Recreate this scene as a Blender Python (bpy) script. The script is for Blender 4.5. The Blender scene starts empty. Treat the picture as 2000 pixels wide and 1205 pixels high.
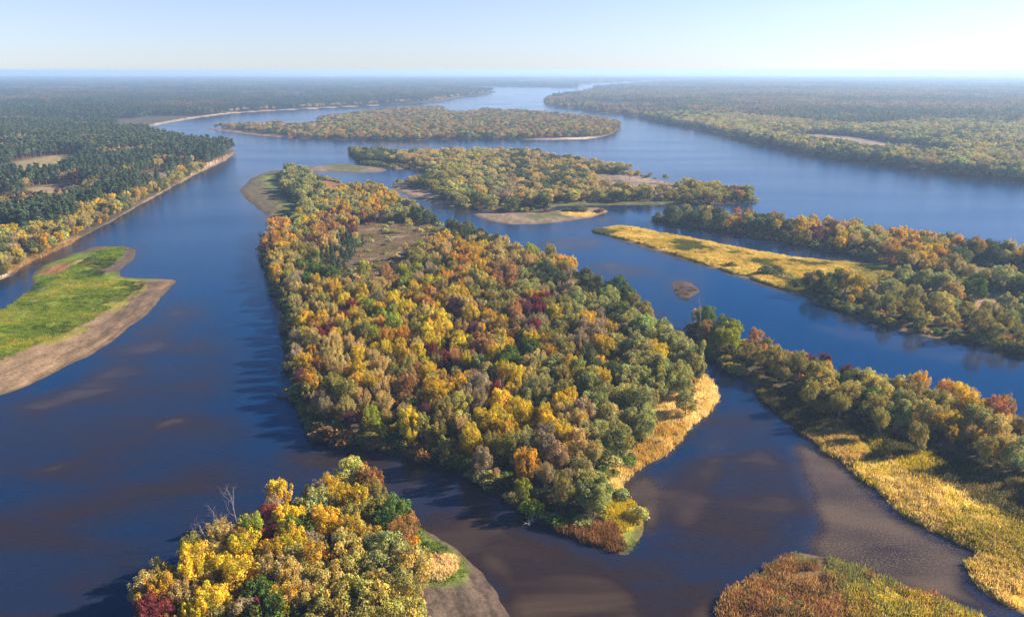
import bpy, math, random
import numpy as np
R = math.radians
random.seed(7)
rng = np.random.default_rng(11)
C = bpy.context.scene.collection
scene = bpy.context.scene

# ------------------------------------------------------------------ camera, sky, sun, exposure
CAM_H, PITCH, FOC = 100.0, R(17.40), 1482.0          # metres, tilt below the horizon, focal length in photo pixels
cam_d = bpy.data.cameras.new('camera'); cam = bpy.data.objects.new('camera', cam_d); C.objects.link(cam)
cam.location = (0, 0, CAM_H); cam.rotation_euler = (math.pi/2 - PITCH, 0, 0)
cam_d.sensor_width = 36; cam_d.lens = 36*FOC/2000; cam_d.clip_start = 1; cam_d.clip_end = 120000
scene.camera = cam
SUN_EL, SUN_AZ = R(27), R(76)                          # azimuth measured from straight ahead towards the right
world = bpy.data.worlds.new('World'); scene.world = world; world.use_nodes = True
wn = world.node_tree.nodes; wl = world.node_tree.links
sky = wn.new('ShaderNodeTexSky'); sky.sky_type = 'NISHITA'; sky.sun_disc = False
sky.sun_elevation = SUN_EL; sky.sun_rotation = SUN_AZ
sky.air_density = 0.8; sky.dust_density = 0.15; sky.ozone_density = 6; sky.altitude = 100
hs_ = wn.new('ShaderNodeHueSaturation'); hs_.inputs['Saturation'].default_value = .72          # pale autumn air
wtc = wn.new('ShaderNodeTexCoord'); wsx = wn.new('ShaderNodeSeparateXYZ'); wl.new(wtc.outputs['Generated'], wsx.inputs[0])
wr = wn.new('ShaderNodeMapRange'); wr.inputs['From Min'].default_value = .1; wr.inputs['From Max'].default_value = .34     # deeper blue overhead, milky near the horizon
wr.inputs['To Min'].default_value = .72; wr.inputs['To Max'].default_value = 1.9; wl.new(wsx.outputs['Z'], wr.inputs[0]); wl.new(wr.outputs[0], hs_.inputs['Saturation'])
tm = wn.new('ShaderNodeMix'); tm.data_type = 'RGBA'; tm.blend_type = 'MULTIPLY'; tm.inputs[0].default_value = 1; tm.inputs[7].default_value = (1.03, .965, 1.02, 1)
wl.new(sky.outputs[0], hs_.inputs['Color']); wl.new(hs_.outputs[0], tm.inputs[6])
wl.new(tm.outputs[2], wn['Background'].inputs[0]); wn['Background'].inputs[1].default_value = 0.054
sun_d = bpy.data.lights.new('sun', 'SUN'); sun_d.energy = 5.0; sun_d.angle = R(0.5); sun_d.color = (1, 0.86, 0.66)
sun = bpy.data.objects.new('sun', sun_d); C.objects.link(sun)
sun.rotation_euler = (math.pi/2 - SUN_EL, 0, -SUN_AZ + math.pi)
sun.location = (200, 0, 300)
scene.view_settings.view_transform = 'Standard'; scene.view_settings.look = 'None'
scene.view_settings.exposure = 1.65; scene.view_settings.gamma = 1
cy = scene.cycles
scene.render.engine = 'CYCLES'
cy.use_denoising = True; cy.max_bounces = 6; cy.diffuse_bounces = 2; cy.glossy_bounces = 2; cy.transmission_bounces = 2
cy.transparent_max_bounces = 4; cy.volume_bounces = 1; cy.caustics_reflective = False; cy.caustics_refractive = False

# ------------------------------------------------------------------ photo pixel <-> ground
sp, cp = math.sin(PITCH), math.cos(PITCH)
def to_ground(px, py, z=0.0):
    px = np.asarray(px, float); py = np.asarray(py, float)
    r = (px-1000)/FOC; u = -(py-602.5)/FOC
    dy = cp+u*sp; dz = -sp+u*cp
    t = (z-CAM_H)/np.minimum(dz, -1e-4)
    return r*t, dy*t
def to_pix(x, y, z=0.0):
    d = y*cp-(z-CAM_H)*sp; v = y*sp+(z-CAM_H)*cp
    return 1000+FOC*x/d, 602.5-FOC*v/d, d
def P(s):
    return np.array([[float(a) for a in q.split(',')] for q in s.split()])
def smooth_poly(p, n=4):
    out = []
    L = len(p)
    for i in range(L):
        a, b, c, d = p[i-1], p[i], p[(i+1) % L], p[(i+2) % L]
        for k in range(n):
            t = k/n
            cr = 0.5*((2*b)+(-a+c)*t+(2*a-5*b+4*c-d)*t*t+(-a+3*b-3*c+d)*t**3)
            li = b+(c-b)*t
            out.append(0.7*cr+0.3*li)
    return np.array(out)
def hashn(i, j, s):
    h = (i*374761393+j*668265263+s*974634777) & 0x7fffffff
    h = ((h ^ (h >> 13))*1274126177) & 0x7fffffff
    return ((h ^ (h >> 16)) & 0xffff)/65535.0
def vnoise(x, y, s=0):
    xi = np.floor(x).astype(np.int64); yi = np.floor(y).astype(np.int64)
    fx = x-xi; fy = y-yi; fx = fx*fx*(3-2*fx); fy = fy*fy*(3-2*fy)
    a = hashn(xi, yi, s); b = hashn(xi+1, yi, s); c = hashn(xi, yi+1, s); d = hashn(xi+1, yi+1, s)
    return (a*(1-fx)+b*fx)*(1-fy)+(c*(1-fx)+d*fx)*fy
def fbm(x, y, wl_, s=0, o=3):
    v = 0; a = 0.5; t = 0
    for k in range(o):
        v = v+a*vnoise(x/wl_*2**k, y/wl_*2**k, s+k*17); t += a; a *= 0.5
    return v/t-0.5
def sdf_poly(gx, gy, poly, cap):
    """signed distance in metres, positive inside, capped outside the box round the polygon"""
    out = np.full(gx.shape, -float(cap))
    x0, y0 = poly.min(0)-cap; x1, y1 = poly.max(0)+cap
    m = (gx > x0) & (gx < x1) & (gy > y0) & (gy < y1)
    idx = np.nonzero(m)[0]
    for s in range(0, len(idx), 200000):
        ii = idx[s:s+200000]; qx = gx[ii]; qy = gy[ii]
        best = np.full(len(ii), float(cap)**2); ins = np.zeros(len(ii), bool)
        for k in range(len(poly)):
            ax, ay = poly[k-1]; bx, by = poly[k]
            ex, ey = bx-ax, by-ay; l2 = ex*ex+ey*ey+1e-9
            t = np.clip(((qx-ax)*ex+(qy-ay)*ey)/l2, 0, 1)
            dx = qx-ax-t*ex; dy = qy-ay-t*ey
            np.minimum(best, dx*dx+dy*dy, out=best)
            if ay != by:
                c = (ay > qy) != (by > qy)
                ins ^= c & (qx < ax+(qy-ay)*ex/(by-ay))
        d = np.sqrt(best)
        out[ii] = np.where(ins, d, -d)
    return out
def gpoly(s, n=4):
    p = P(s) if isinstance(s, str) else s
    p = smooth_poly(p, n) if n > 1 else p
    x, y = to_ground(p[:, 0], np.maximum(p[:, 1], 140.2))
    return np.stack([x, y], 1)
def in_px(px, py, poly):
    ins = np.zeros(np.shape(px), bool)
    for k in range(len(poly)):
        ax, ay = poly[k-1]; bx, by = poly[k]
        if ay != by:
            ins ^= ((ay > py) != (by > py)) & (px < ax+(py-ay)*(bx-ax)/(by-ay))
    return ins

# ------------------------------------------------------------------ outlines at the waterline (photo pixels)
LAND = {
 'weed_islet': "1312,553 1330,549 1348,552 1366,566 1356,576 1340,585 1320,575",
 'west': "-900,620 -300,600 0,547 48,518 98,496 150,470 168,459 215,435 260,409 300,386 350,359 400,333 440,314 459,298 450,293 420,291 380,287 345,281 310,272 283,259 230,250 150,243 0,238 -300,230 -900,225 -1600,300",
 'northwest': "-1600,236 -300,229 0,236 150,241 230,247 283,251 300,247 340,239 400,229 450,223 520,218 600,214 680,209.5 740,206.5 800,203 850,199 900,190.5 940,186 972,180.5 955,177.5 900,173 960,171 1000,170 1080,171 1180,174 1180,172 1100,168 1400,158 3200,150 3200,141.2 -1600,141.2",
 'east': "3300,480 2600,412 2300,383 2000,355 1900,345 1800,333.5 1720,322 1630,310 1560,298 1480,281 1430,268.5 1370,254 1300,241 1240,229 1180,221 1130,215 1080,208.5 1062,202 1066,196 1100,189 1135,183 1180,177 1160,173 1400,158 2500,150 3300,146",
 'upper': "403,252 440,258 500,265 560,270 640,273 720,275 800,274.5 900,273 980,273 1080,274 1150,272 1190,265 1213,251 1205,242 1150,233 1050,223 960,219 915,216 880,214 850,213.5 780,216 700,224 640,233 590,240 500,248",
 'middle': "680,300 690,308 705,318 740,322 758,326 772,332 800,330 830,340 826,350 790,356 768,360 766,367 790,380 830,393 880,403 940,411 1000,414 1065,412 1085,404 1130,402 1230,401 1330,401 1400,399 1478,394 1470,388 1420,377 1350,364 1250,344 1150,324 1050,307 950,302 850,304 760,305 690,297",
 'middle_spit': "585,334 612,326 660,321 700,323 745,328 757,333 740,337 700,338 640,336 605,337",
 'mudbank': "922,418 985,416 1060,416 1110,408 1165,406 1185,414 1150,426 1080,436 1000,439 950,430",
 'central': "470,372 490,350 520,337 550,333 600,344 640,349 668,360 660,368 648,380 652,390 672,383 690,375 730,374 760,386 800,410 850,437 900,457 960,480 1020,500 1080,520 1130,543 1160,562 1190,580 1228,592 1245,602 1262,622 1300,655 1345,700 1380,735 1396,757 1402,785 1375,812 1350,830 1330,862 1310,880 1260,910 1222,940 1213,965 1240,990 1257,1020 1250,1055 1225,1082 1195,1078 1130,1056 1080,1032 1020,1000 960,960 900,927 830,902 750,882 680,872 625,856 592,820 572,770 562,700 558,640 550,600 527,550 514,510 510,480 520,460 546,443 530,427 500,406 476,387",
 'reed': "1155,452 1185,446 1215,443 1240,446 1300,458 1400,477 1500,496 1580,508 1650,514 1720,520 1690,505 1640,495 1560,480 1500,469 1400,451 1320,441 1280,433 1276,428 1320,426 1400,433 1500,441 1600,451 1700,465 1800,482 1900,496 2000,508 2200,545 2700,640 3000,760 2700,830 2200,735 2000,694 1940,682 1880,671 1800,656 1740,641 1680,622 1620,600 1560,577 1500,557 1450,542 1400,526 1350,511 1300,496 1240,478 1190,460",
 'near_right': "1350,630 1346,645 1352,662 1368,684 1395,703 1430,727 1470,757 1495,790 1540,822 1562,852 1592,862 1600,878 1640,897 1665,922 1700,950 1722,964 1745,990 1772,1012 1812,1032 1850,1052 1907,1083 1880,1098 1895,1120 1912,1152 1960,1182 2010,1205 2150,1275 2600,1500 3000,1500 2900,1100 2500,960 2150,885 2000,832 1950,812 1850,790 1750,768 1650,742 1560,712 1500,692 1420,662 1380,640",
 'near_left': "752,980 700,974 650,982 560,1010 480,1062 400,1112 320,1172 240,1262 180,1350 120,1500 150,1700 400,1800 800,1750 1000,1500 1030,1320 1020,1260 995,1207 970,1160 940,1120 900,1080 850,1045 800,1015",
 'marsh': "1560,1080 1500,1112 1440,1142 1407,1165 1405,1205 1395,1300 1420,1480 1600,1600 2000,1650 2150,1500 2100,1330 2000,1245 1900,1196 1830,1166 1760,1146 1680,1112 1600,1086",
 'green': "-900,1000 -300,850 0,771 60,750 120,720 180,690 240,650 290,610 322,575 345,548 300,544.5 240,541.5 234,530 255,510 266,490 245,482 200,481 180,483 140,497 100,513 78,522 60,540 66,556 40,580 0,606 -300,700 -900,800",
}
PONDS = ["545,244 600,234 632,240 600,247 556,247.5", "862,216 890,208 938,212.5 930,221 885,224.5", "835,182 850,178 880,180 876,184 850,185",
         "1650,296 1668,293 1690,298 1720,300 1712,303 1680,301", "1735,298 1760,294 1800,301 1770,303", "1014,188 1016,188 1016,188.5"][:-1]
# ground cover: (outline, colour, feather in metres, True where no trees grow)
SAND, MUD, WETMUD, GRASS, GOLD, YGRASS = (0.4, 0.27, 0.16), (0.2, 0.145, 0.1), (0.09, 0.062, 0.045), (0.14, 0.2, 0.02), (0.68, 0.41, 0.065), (0.55, 0.42, 0.03)
RUSTY, TANM, FLOOR, DULLG = (0.26, 0.12, 0.05), (0.27, 0.18, 0.12), (0.075, 0.06, 0.035), (0.11, 0.12, 0.035)
COVER = [
 # nearest island
 ("760,975 850,1035 910,1075 960,1130 1000,1205 1040,1330 960,1500 790,1450 808,1300 812,1160 800,1080 770,1020", (0.125, 0.09, 0.068), 2, 1),
 ("750,972 790,1000 830,1045 880,1080 908,1108 895,1135 850,1148 820,1130 808,1080 785,1040 760,1005", (0.17, 0.22, 0.025), 1.5, 1),
 ("806,1075 850,1060 905,1100 890,1145 840,1150 812,1150", (0.15, 0.2, 0.03), 2, 1),
 ("800,1060 818,1060 815,1120 800,1130", (0.08, 0.17, 0.02), 1, 1),
 ("826,1112 845,1098 880,1092 886,1110 866,1128 838,1130", (0.6, 0.38, 0.2), .8, 1),
 # big island
 ("1145,1000 1170,935 1225,900 1268,855 1272,810 1315,778 1365,755 1385,725 1408,785 1350,838 1312,888 1262,915 1222,940 1205,975 1180,990", GOLD, 2, 1),
 ("1190,985 1235,985 1262,1020 1255,1050 1215,1045 1188,1022", (0.62, 0.45, 0.02), 1.5, 1),
 ("1215,1040 1260,1030 1250,1065 1225,1082 1200,1070", (0.15, 0.19, 0.03), 1.5, 1),
 ("1120,1030 1190,1030 1215,1060 1200,1085 1130,1060 1085,1035", RUSTY, 2, 1),
 ("690,450 760,437 850,440 885,455 870,478 825,498 800,535 765,570 700,588 655,572 690,522 705,482", (.2, .145, .085), 5, 1),
 ("1118,540 1150,545 1140,560 1115,556", (0.62, 0.45, 0.02), 3, 1),
 ("1225,585 1250,600 1300,650 1282,655 1245,625", (0.2, 0.11, 0.06), 2, 1),
 # mud and grass spit beyond the big island
 ("462,372 485,348 520,332 555,330 560,345 548,360 560,385 575,410 562,445 540,440 500,410 470,390", (0.115, 0.095, 0.05), 6, 1),
 ("512,345 548,338 556,360 560,390 590,410 585,425 560,420 545,395 530,370", (0.17, 0.19, 0.03), 6, 1),
 ("618,352 668,360 650,380 625,392 600,388 615,372", RUSTY, 6, 1),
 # middle island
 ("1152,342 1230,344 1300,354 1342,366 1340,381 1285,384 1205,377 1160,362", (0.2, 0.145, 0.1), 10, 1),
 ("1190,343 1240,345 1300,356 1300,362 1240,354", (0.3, 0.22, 0.16), 8, 1),
 ("755,362 800,366 850,378 860,390 900,400 880,406 830,395 790,382", TANM, 6, 1),
 ("1075,398 1180,396 1330,396 1330,404 1200,406 1080,408", DULLG, 5, 1),
 ("775,328 830,338 822,352 785,350", TANM, 6, 1),
 ("580,336 612,324 700,320 757,331 740,339", (0.2, 0.15, 0.1), 5, 1), ("640,324 680,321 715,330 700,335 655,333", DULLG, 5, 1),
 ("915,416 985,414 1060,414 1110,406 1165,404 1188,414 1150,428 1080,438 1000,441 950,432", (0.22, 0.16, 0.11), 3, 1),
 ("1020,422 1080,418 1110,420 1080,428 1040,429", DULLG, 4, 1), ("1090,412 1140,418 1185,412 1150,424 1110,422", GOLD, 4, 1),
 ("980,273.5 1080,274.5 1150,272.5 1190,265 1170,268 1100,271", (0.62, 0.5, 0.4), 10, 1), ("403,252 440,258 500,266 560,270 560,267 500,260 440,253", TANM, 10, 1),
 # reed tongue and the wood behind it
 ("1150,452 1200,441 1260,447 1330,463 1420,479 1520,497 1610,510 1660,518 1650,540 1600,560 1560,572 1480,548 1380,517 1300,492 1230,470", GOLD, 4, 1),
 ("1380,474 1450,486 1540,500 1640,518 1700,540 1640,545 1560,528 1480,512 1420,498", (0.46, 0.36, 0.04), 6, 1),
 ("1640,512 1720,518 1780,545 1820,560 1760,556 1680,540", (0.2, 0.14, 0.06), 6, 1),
 ("1630,508 1720,522 1790,543 1840,562 1760,567 1680,557 1610,562", (.5, .37, .05), 4, 1),
 ("1560,572 1660,612 1760,640 1860,662 1960,680 1960,690 1860,674 1740,644 1640,610", (0.2, 0.14, 0.07), 3, 1),
 ("1880,524 1990,527 2060,552 1960,557 1890,542", (0.13, 0.12, 0.045), 8, 1), ("1880,580 1960,575 1990,610 1900,605", (0.28, 0.17, 0.1), 6, 1),
 ("1305,545 1375,545 1375,592 1305,592", (.06, .04, .03), 1, 1),
 # near bank on the right: gold reeds, sun patches and shadow bands coloured in
 ("1480,738 1520,760 1600,790 1680,830 1780,864 1900,904 2000,948 2200,1020 2500,1250 2600,1500 2010,1215 1905,1150 1870,1100 1890,1080 1840,1055 1760,1015 1660,925 1590,870 1550,850 1490,800 1465,760", (0.17, 0.12, 0.045), 2, 1),
 ("1570,790 1610,795 1635,812 1600,815", GOLD, 1.5, 1), ("1590,862 1630,850 1660,880 1640,890", GOLD, 1.5, 1),
 ("1610,878 1650,872 1690,890 1680,905 1640,900", GOLD, 1.5, 1), ("1650,885 1710,855 1730,865 1700,880", (0.52, 0.36, 0.03), 1.5, 1),
 ("1660,915 1740,910 1760,935 1840,955 1900,1000 1960,1040 2100,1120 2300,1250 2100,1260 1960,1190 1895,1150 1870,1100 1900,1085 1840,1055 1770,1015 1720,965", GOLD, 1.5, 1),
 ("1850,1030 1900,990 1980,1020 2080,1080 2150,1160 2050,1130 1980,1100 1900,1070", YGRASS, 3, 1),
 ("1740,915 1800,890 1840,905 1830,925 1760,930", (0.55, 0.42, 0.02), 1.5, 1),
 ("1760,940 1850,925 1920,960 1990,990 1960,1000 1900,985 1840,960", (0.09, 0.1, 0.03), 3, 1),
 # marsh tip
 ("1400,1075 1560,1070 1700,1110 1900,1190 2100,1300 2100,1700 1380,1700 1395,1160", (0.15, 0.085, 0.035), 2, 1),
 ("1650,1165 1720,1150 1850,1185 1950,1240 1850,1300 1700,1260", (0.5, 0.38, 0.03), 2, 1),
 ("1420,1150 1500,1125 1580,1160 1600,1240 1480,1280 1420,1200", (0.42, 0.22, 0.06), 2, 1),
 # green islet on the left
 ("-900,1000 0,775 345,545 235,535 268,485 180,478 60,530 70,560 0,606 -900,800", (0.14, 0.19, 0.012), 1, 1),
 ("-300,810 0,700 80,672 160,630 230,575 290,550 345,545 330,580 240,655 120,725 0,775 -300,870", (0.27, 0.18, 0.105), 4, 1),
 ("255,556 330,552 300,600 230,645 180,675 200,640 245,595", (0.15, 0.1, 0.065), 4, 1),
 ("215,485 255,480 270,492 255,512 236,530 190,540 170,535 200,522 230,508 240,494 220,490", (0.1, 0.07, 0.055), 3, 1),
 ("150,492 180,480 240,480 250,486 200,488 170,497", (0.13, 0.09, 0.06), 2, 1),
 ("90,525 130,515 140,528 105,538 70,536", RUSTY, 2, 1), ("150,512 185,508 190,520 160,522", (0.4, 0.24, 0.09), 2, 1),
 ("60,585 130,560 190,560 150,578 90,595 0,625", (0.24, 0.21, 0.04), 5, 1),
 ("-20,605 40,578 66,556 100,545 90,560 60,585 0,625", (0.07, 0.1, 0.03), 3, 1),
 # west bank
 ("-100,575 0,541 60,512 110,490 160,466 150,462 100,478 40,500 0,515 -100,540", (0.3, 0.19, 0.08), 2, 1),
 ("-60,540 0,527 14,540 -20,556", (0.6, 0.48, 0.38), 1.5, 1),
 ("168,460 215,436 260,410 300,387 350,360 400,334 440,315 460,298 455,297 437,311.5 399,331 348,357.5 298,384.6 258,407.7 214,433.8 168,457.8", (0.45, 0.32, 0.2), 1, 1),
 ("338,352 352,340 372,332 400,321 425,311 446,303 440,315 400,333 365,351 345,358", (0.4, 0.27, 0.15), 4, 1),
 ("385,325 420,315 430,317 400,331 375,342 360,350 372,338", (0.6, 0.46, 0.3), 2.5, 1),
 ("270,352 300,338 330,330 338,345 322,362 296,372 272,368", (0.33, 0.23, 0.11), 4, 1), ("244,364 300,357 322,350 330,352 302,361 246,367", (0.5, 0.42, 0.33), 1.5, 1), ("310,362 324,349 335,345 326,354 314,364", (0.55, 0.5, 0.44), 1.2, 1),
 ("30,318 150,302 165,322 100,352 30,356", (0.26, 0.2, 0.09), 8, 1), ("45,374 140,360 175,384 70,410", (0.24, 0.18, 0.09), 8, 1), ("-40,392 25,386 20,412 -40,420", (0.28, 0.2, 0.11), 6, 1),
 ("335,330 352,318 362,290 370,288 366,310 350,335 320,352 300,360 315,345", (0.36, 0.31, 0.26), 5, 1),
 ("300,247 340,239 400,229 450,223 520,218 600,214 680,209.5 740,206.5 740,205.5 680,208 600,212.5 520,216 450,220.5 400,226.5 340,236 300,243", (0.5, 0.38, 0.27), 6, 1),
 # east bank meadow
 ("1500,270 1600,263 1700,272 1780,288 1860,305 1830,312 1740,306 1650,292 1560,280", (0.24, 0.17, 0.13), 25, 1),
]
land_px = {k: smooth_poly(P(v)) for k, v in LAND.items()}
land_g = {}
for k, p in land_px.items():
    x, y = to_ground(p[:, 0], np.maximum(p[:, 1], 140.2)); land_g[k] = np.stack([x, y], 1)
pond_g = [gpoly(s) for s in PONDS]
cover = [(gpoly(s, 3), np.array(c), f, nt) for s, c, f, nt in COVER]
def land_sdf(x, y):
    d = np.full(x.shape, -60.0)
    for g in land_g.values(): d = np.maximum(d, sdf_poly(x, y, g, 60.0))
    for g in pond_g: d = np.minimum(d, -sdf_poly(x, y, g, 60.0))
    near = np.clip(y/500, .5, 5)
    return d+fbm(x, y, 14.0, 3)*3.4*near+fbm(x, y, 4.0, 9)*1.1
def covered(x, y):
    m = np.zeros(x.shape, bool)
    for g, c, f, nt in cover:
        if nt:
            x0, y0 = g.min(0); x1, y1 = g.max(0)
            b = (x > x0) & (x < x1) & (y > y0) & (y < y1)
            if b.any():
                i = np.nonzero(b)[0]; m[i] |= in_px(x[i], y[i], g)
    return m

# ------------------------------------------------------------------ mesh and object helpers
def mesh_np(name, v, faces_n, loops, mat, attrs=None, smooth=False):
    me = bpy.data.meshes.new(name)
    v = np.asarray(v, np.float32); me.vertices.add(len(v)); me.vertices.foreach_set('co', v.ravel())
    loops = np.asarray(loops, np.int32).ravel(); me.loops.add(len(loops)); me.loops.foreach_set('vertex_index', loops)
    n = len(loops)//faces_n; me.polygons.add(n)
    me.polygons.foreach_set('loop_start', np.arange(n, dtype=np.int32)*faces_n)
    me.polygons.foreach_set('loop_total', np.full(n, faces_n, np.int32))
    for (an, dom, typ, data) in attrs or ():
        a = me.attributes.new(an, typ, dom)
        a.data.foreach_set('color' if 'COLOR' in typ else ('vector' if typ == 'FLOAT_VECTOR' else 'value'), np.asarray(data).ravel())
    me.update(calc_edges=True)
    if smooth: me.polygons.foreach_set('use_smooth', np.ones(n, bool))
    for m in (mat if isinstance(mat, (list, tuple)) else [mat]): me.materials.append(m)
    return me
def link(name, me, parent=None):
    o = bpy.data.objects.new(name, me); C.objects.link(o)
    if parent: o.parent = parent
    return o
def tag(o, label, cat, group=None):
    o['label'] = label; o['category'] = cat
    if group: o['group'] = group
    return o
def rgba(c): return np.concatenate([np.asarray(c, np.float32), np.ones((len(c), 1), np.float32)], 1)

# ------------------------------------------------------------------ materials
def new_mat(name):
    m = bpy.data.materials.new(name); m.use_nodes = True; m.node_tree.nodes.clear()
    n = m.node_tree.nodes; l = m.node_tree.links; out = n.new('ShaderNodeOutputMaterial')
    return m, n, l, out
def nd(n, typ, **kw):
    x = n.new(typ)
    for k, v in kw.items(): setattr(x, k, v)
    return x
def leaf_material():
    m, n, l, out = new_mat('autumn_leaves')
    t = nd(n, 'ShaderNodeAttribute', attribute_type='INSTANCER', attribute_name='tint')
    f = nd(n, 'ShaderNodeAttribute', attribute_name='shade')
    mul = nd(n, 'ShaderNodeMix', data_type='RGBA', blend_type='MULTIPLY'); mul.inputs[0].default_value = 1
    l.new(t.outputs['Color'], mul.inputs[6]); l.new(f.outputs['Color'], mul.inputs[7])
    d = n.new('ShaderNodeBsdfDiffuse'); tr = n.new('ShaderNodeBsdfTranslucent'); mx = n.new('ShaderNodeMixShader'); mx.inputs[0].default_value = .36
    l.new(mul.outputs[2], d.inputs[0]); l.new(mul.outputs[2], tr.inputs[0])
    l.new(d.outputs[0], mx.inputs[1]); l.new(tr.outputs[0], mx.inputs[2]); l.new(mx.outputs[0], out.inputs[0])
    return m
def bark_material(name, c0, c1):
    m, n, l, out = new_mat(name)
    tc = n.new('ShaderNodeTexCoord'); mp = n.new('ShaderNodeMapping'); mp.inputs['Scale'].default_value = (3, 3, .7)
    nz = n.new('ShaderNodeTexNoise'); nz.inputs['Scale'].default_value = 2; nz.inputs['Detail'].default_value = 4
    rp = n.new('ShaderNodeValToRGB'); rp.color_ramp.elements[0].color = (*c0, 1); rp.color_ramp.elements[1].color = (*c1, 1)
    rp.color_ramp.elements[0].position = .35; rp.color_ramp.elements[1].position = .7
    b = n.new('ShaderNodeBsdfPrincipled'); b.inputs['Roughness'].default_value = .9
    l.new(tc.outputs['Object'], mp.inputs[0]); l.new(mp.outputs[0], nz.inputs['Vector']); l.new(nz.outputs['Fac'], rp.inputs[0])
    l.new(rp.outputs[0], b.inputs['Base Color']); l.new(b.outputs[0], out.inputs[0])
    return m
def ground_material():
    m, n, l, out = new_mat('ground_cover')
    a = nd(n, 'ShaderNodeAttribute', attribute_name='cover')
    tc = n.new('ShaderNodeTexCoord')
    mp = n.new('ShaderNodeMapping'); mp.inputs['Rotation'].default_value = (0, 0, .5); mp.inputs['Scale'].default_value = (1, .45, 1)
    l.new(tc.outputs['Object'], mp.inputs[0])
    n1 = n.new('ShaderNodeTexNoise'); n1.inputs['Scale'].default_value = .22; n1.inputs['Detail'].default_value = 6; n1.inputs['Roughness'].default_value = .65
    n2 = n.new('ShaderNodeTexNoise'); n2.inputs['Scale'].default_value = .9; n2.inputs['Detail'].default_value = 5; n2.inputs['Roughness'].default_value = .7
    l.new(mp.outputs[0], n1.inputs['Vector']); l.new(tc.outputs['Object'], n2.inputs['Vector'])
    r1 = n.new('ShaderNodeMapRange'); r1.inputs['From Min'].default_value = .3; r1.inputs['From Max'].default_value = .7; r1.inputs['To Min'].default_value = .5; r1.inputs['To Max'].default_value = 1.35
    r2 = n.new('ShaderNodeMapRange'); r2.inputs['From Min'].default_value = .3; r2.inputs['From Max'].default_value = .7; r2.inputs['To Min'].default_value = .6; r2.inputs['To Max'].default_value = 1.3
    l.new(n1.outputs['Fac'], r1.inputs[0]); l.new(n2.outputs['Fac'], r2.inputs[0])
    mu = nd(n, 'ShaderNodeMath', operation='MULTIPLY'); l.new(r1.outputs[0], mu.inputs[0]); l.new(r2.outputs[0], mu.inputs[1])
    vm = nd(n, 'ShaderNodeVectorMath', operation='SCALE'); l.new(a.outputs['Color'], vm.inputs[0]); l.new(mu.outputs[0], vm.inputs['Scale'])
    b = n.new('ShaderNodeBsdfPrincipled'); b.inputs['Roughness'].default_value = .95; b.inputs['Specular IOR Level'].default_value = .15
    bp = n.new('ShaderNodeBump'); bp.inputs['Strength'].default_value = .6; bp.inputs['Distance'].default_value = .5
    l.new(n2.outputs['Fac'], bp.inputs['Height']); l.new(bp.outputs[0], b.inputs['Normal'])
    l.new(vm.outputs[0], b.inputs['Base Color']); l.new(b.outputs[0], out.inputs[0])
    return m
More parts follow.
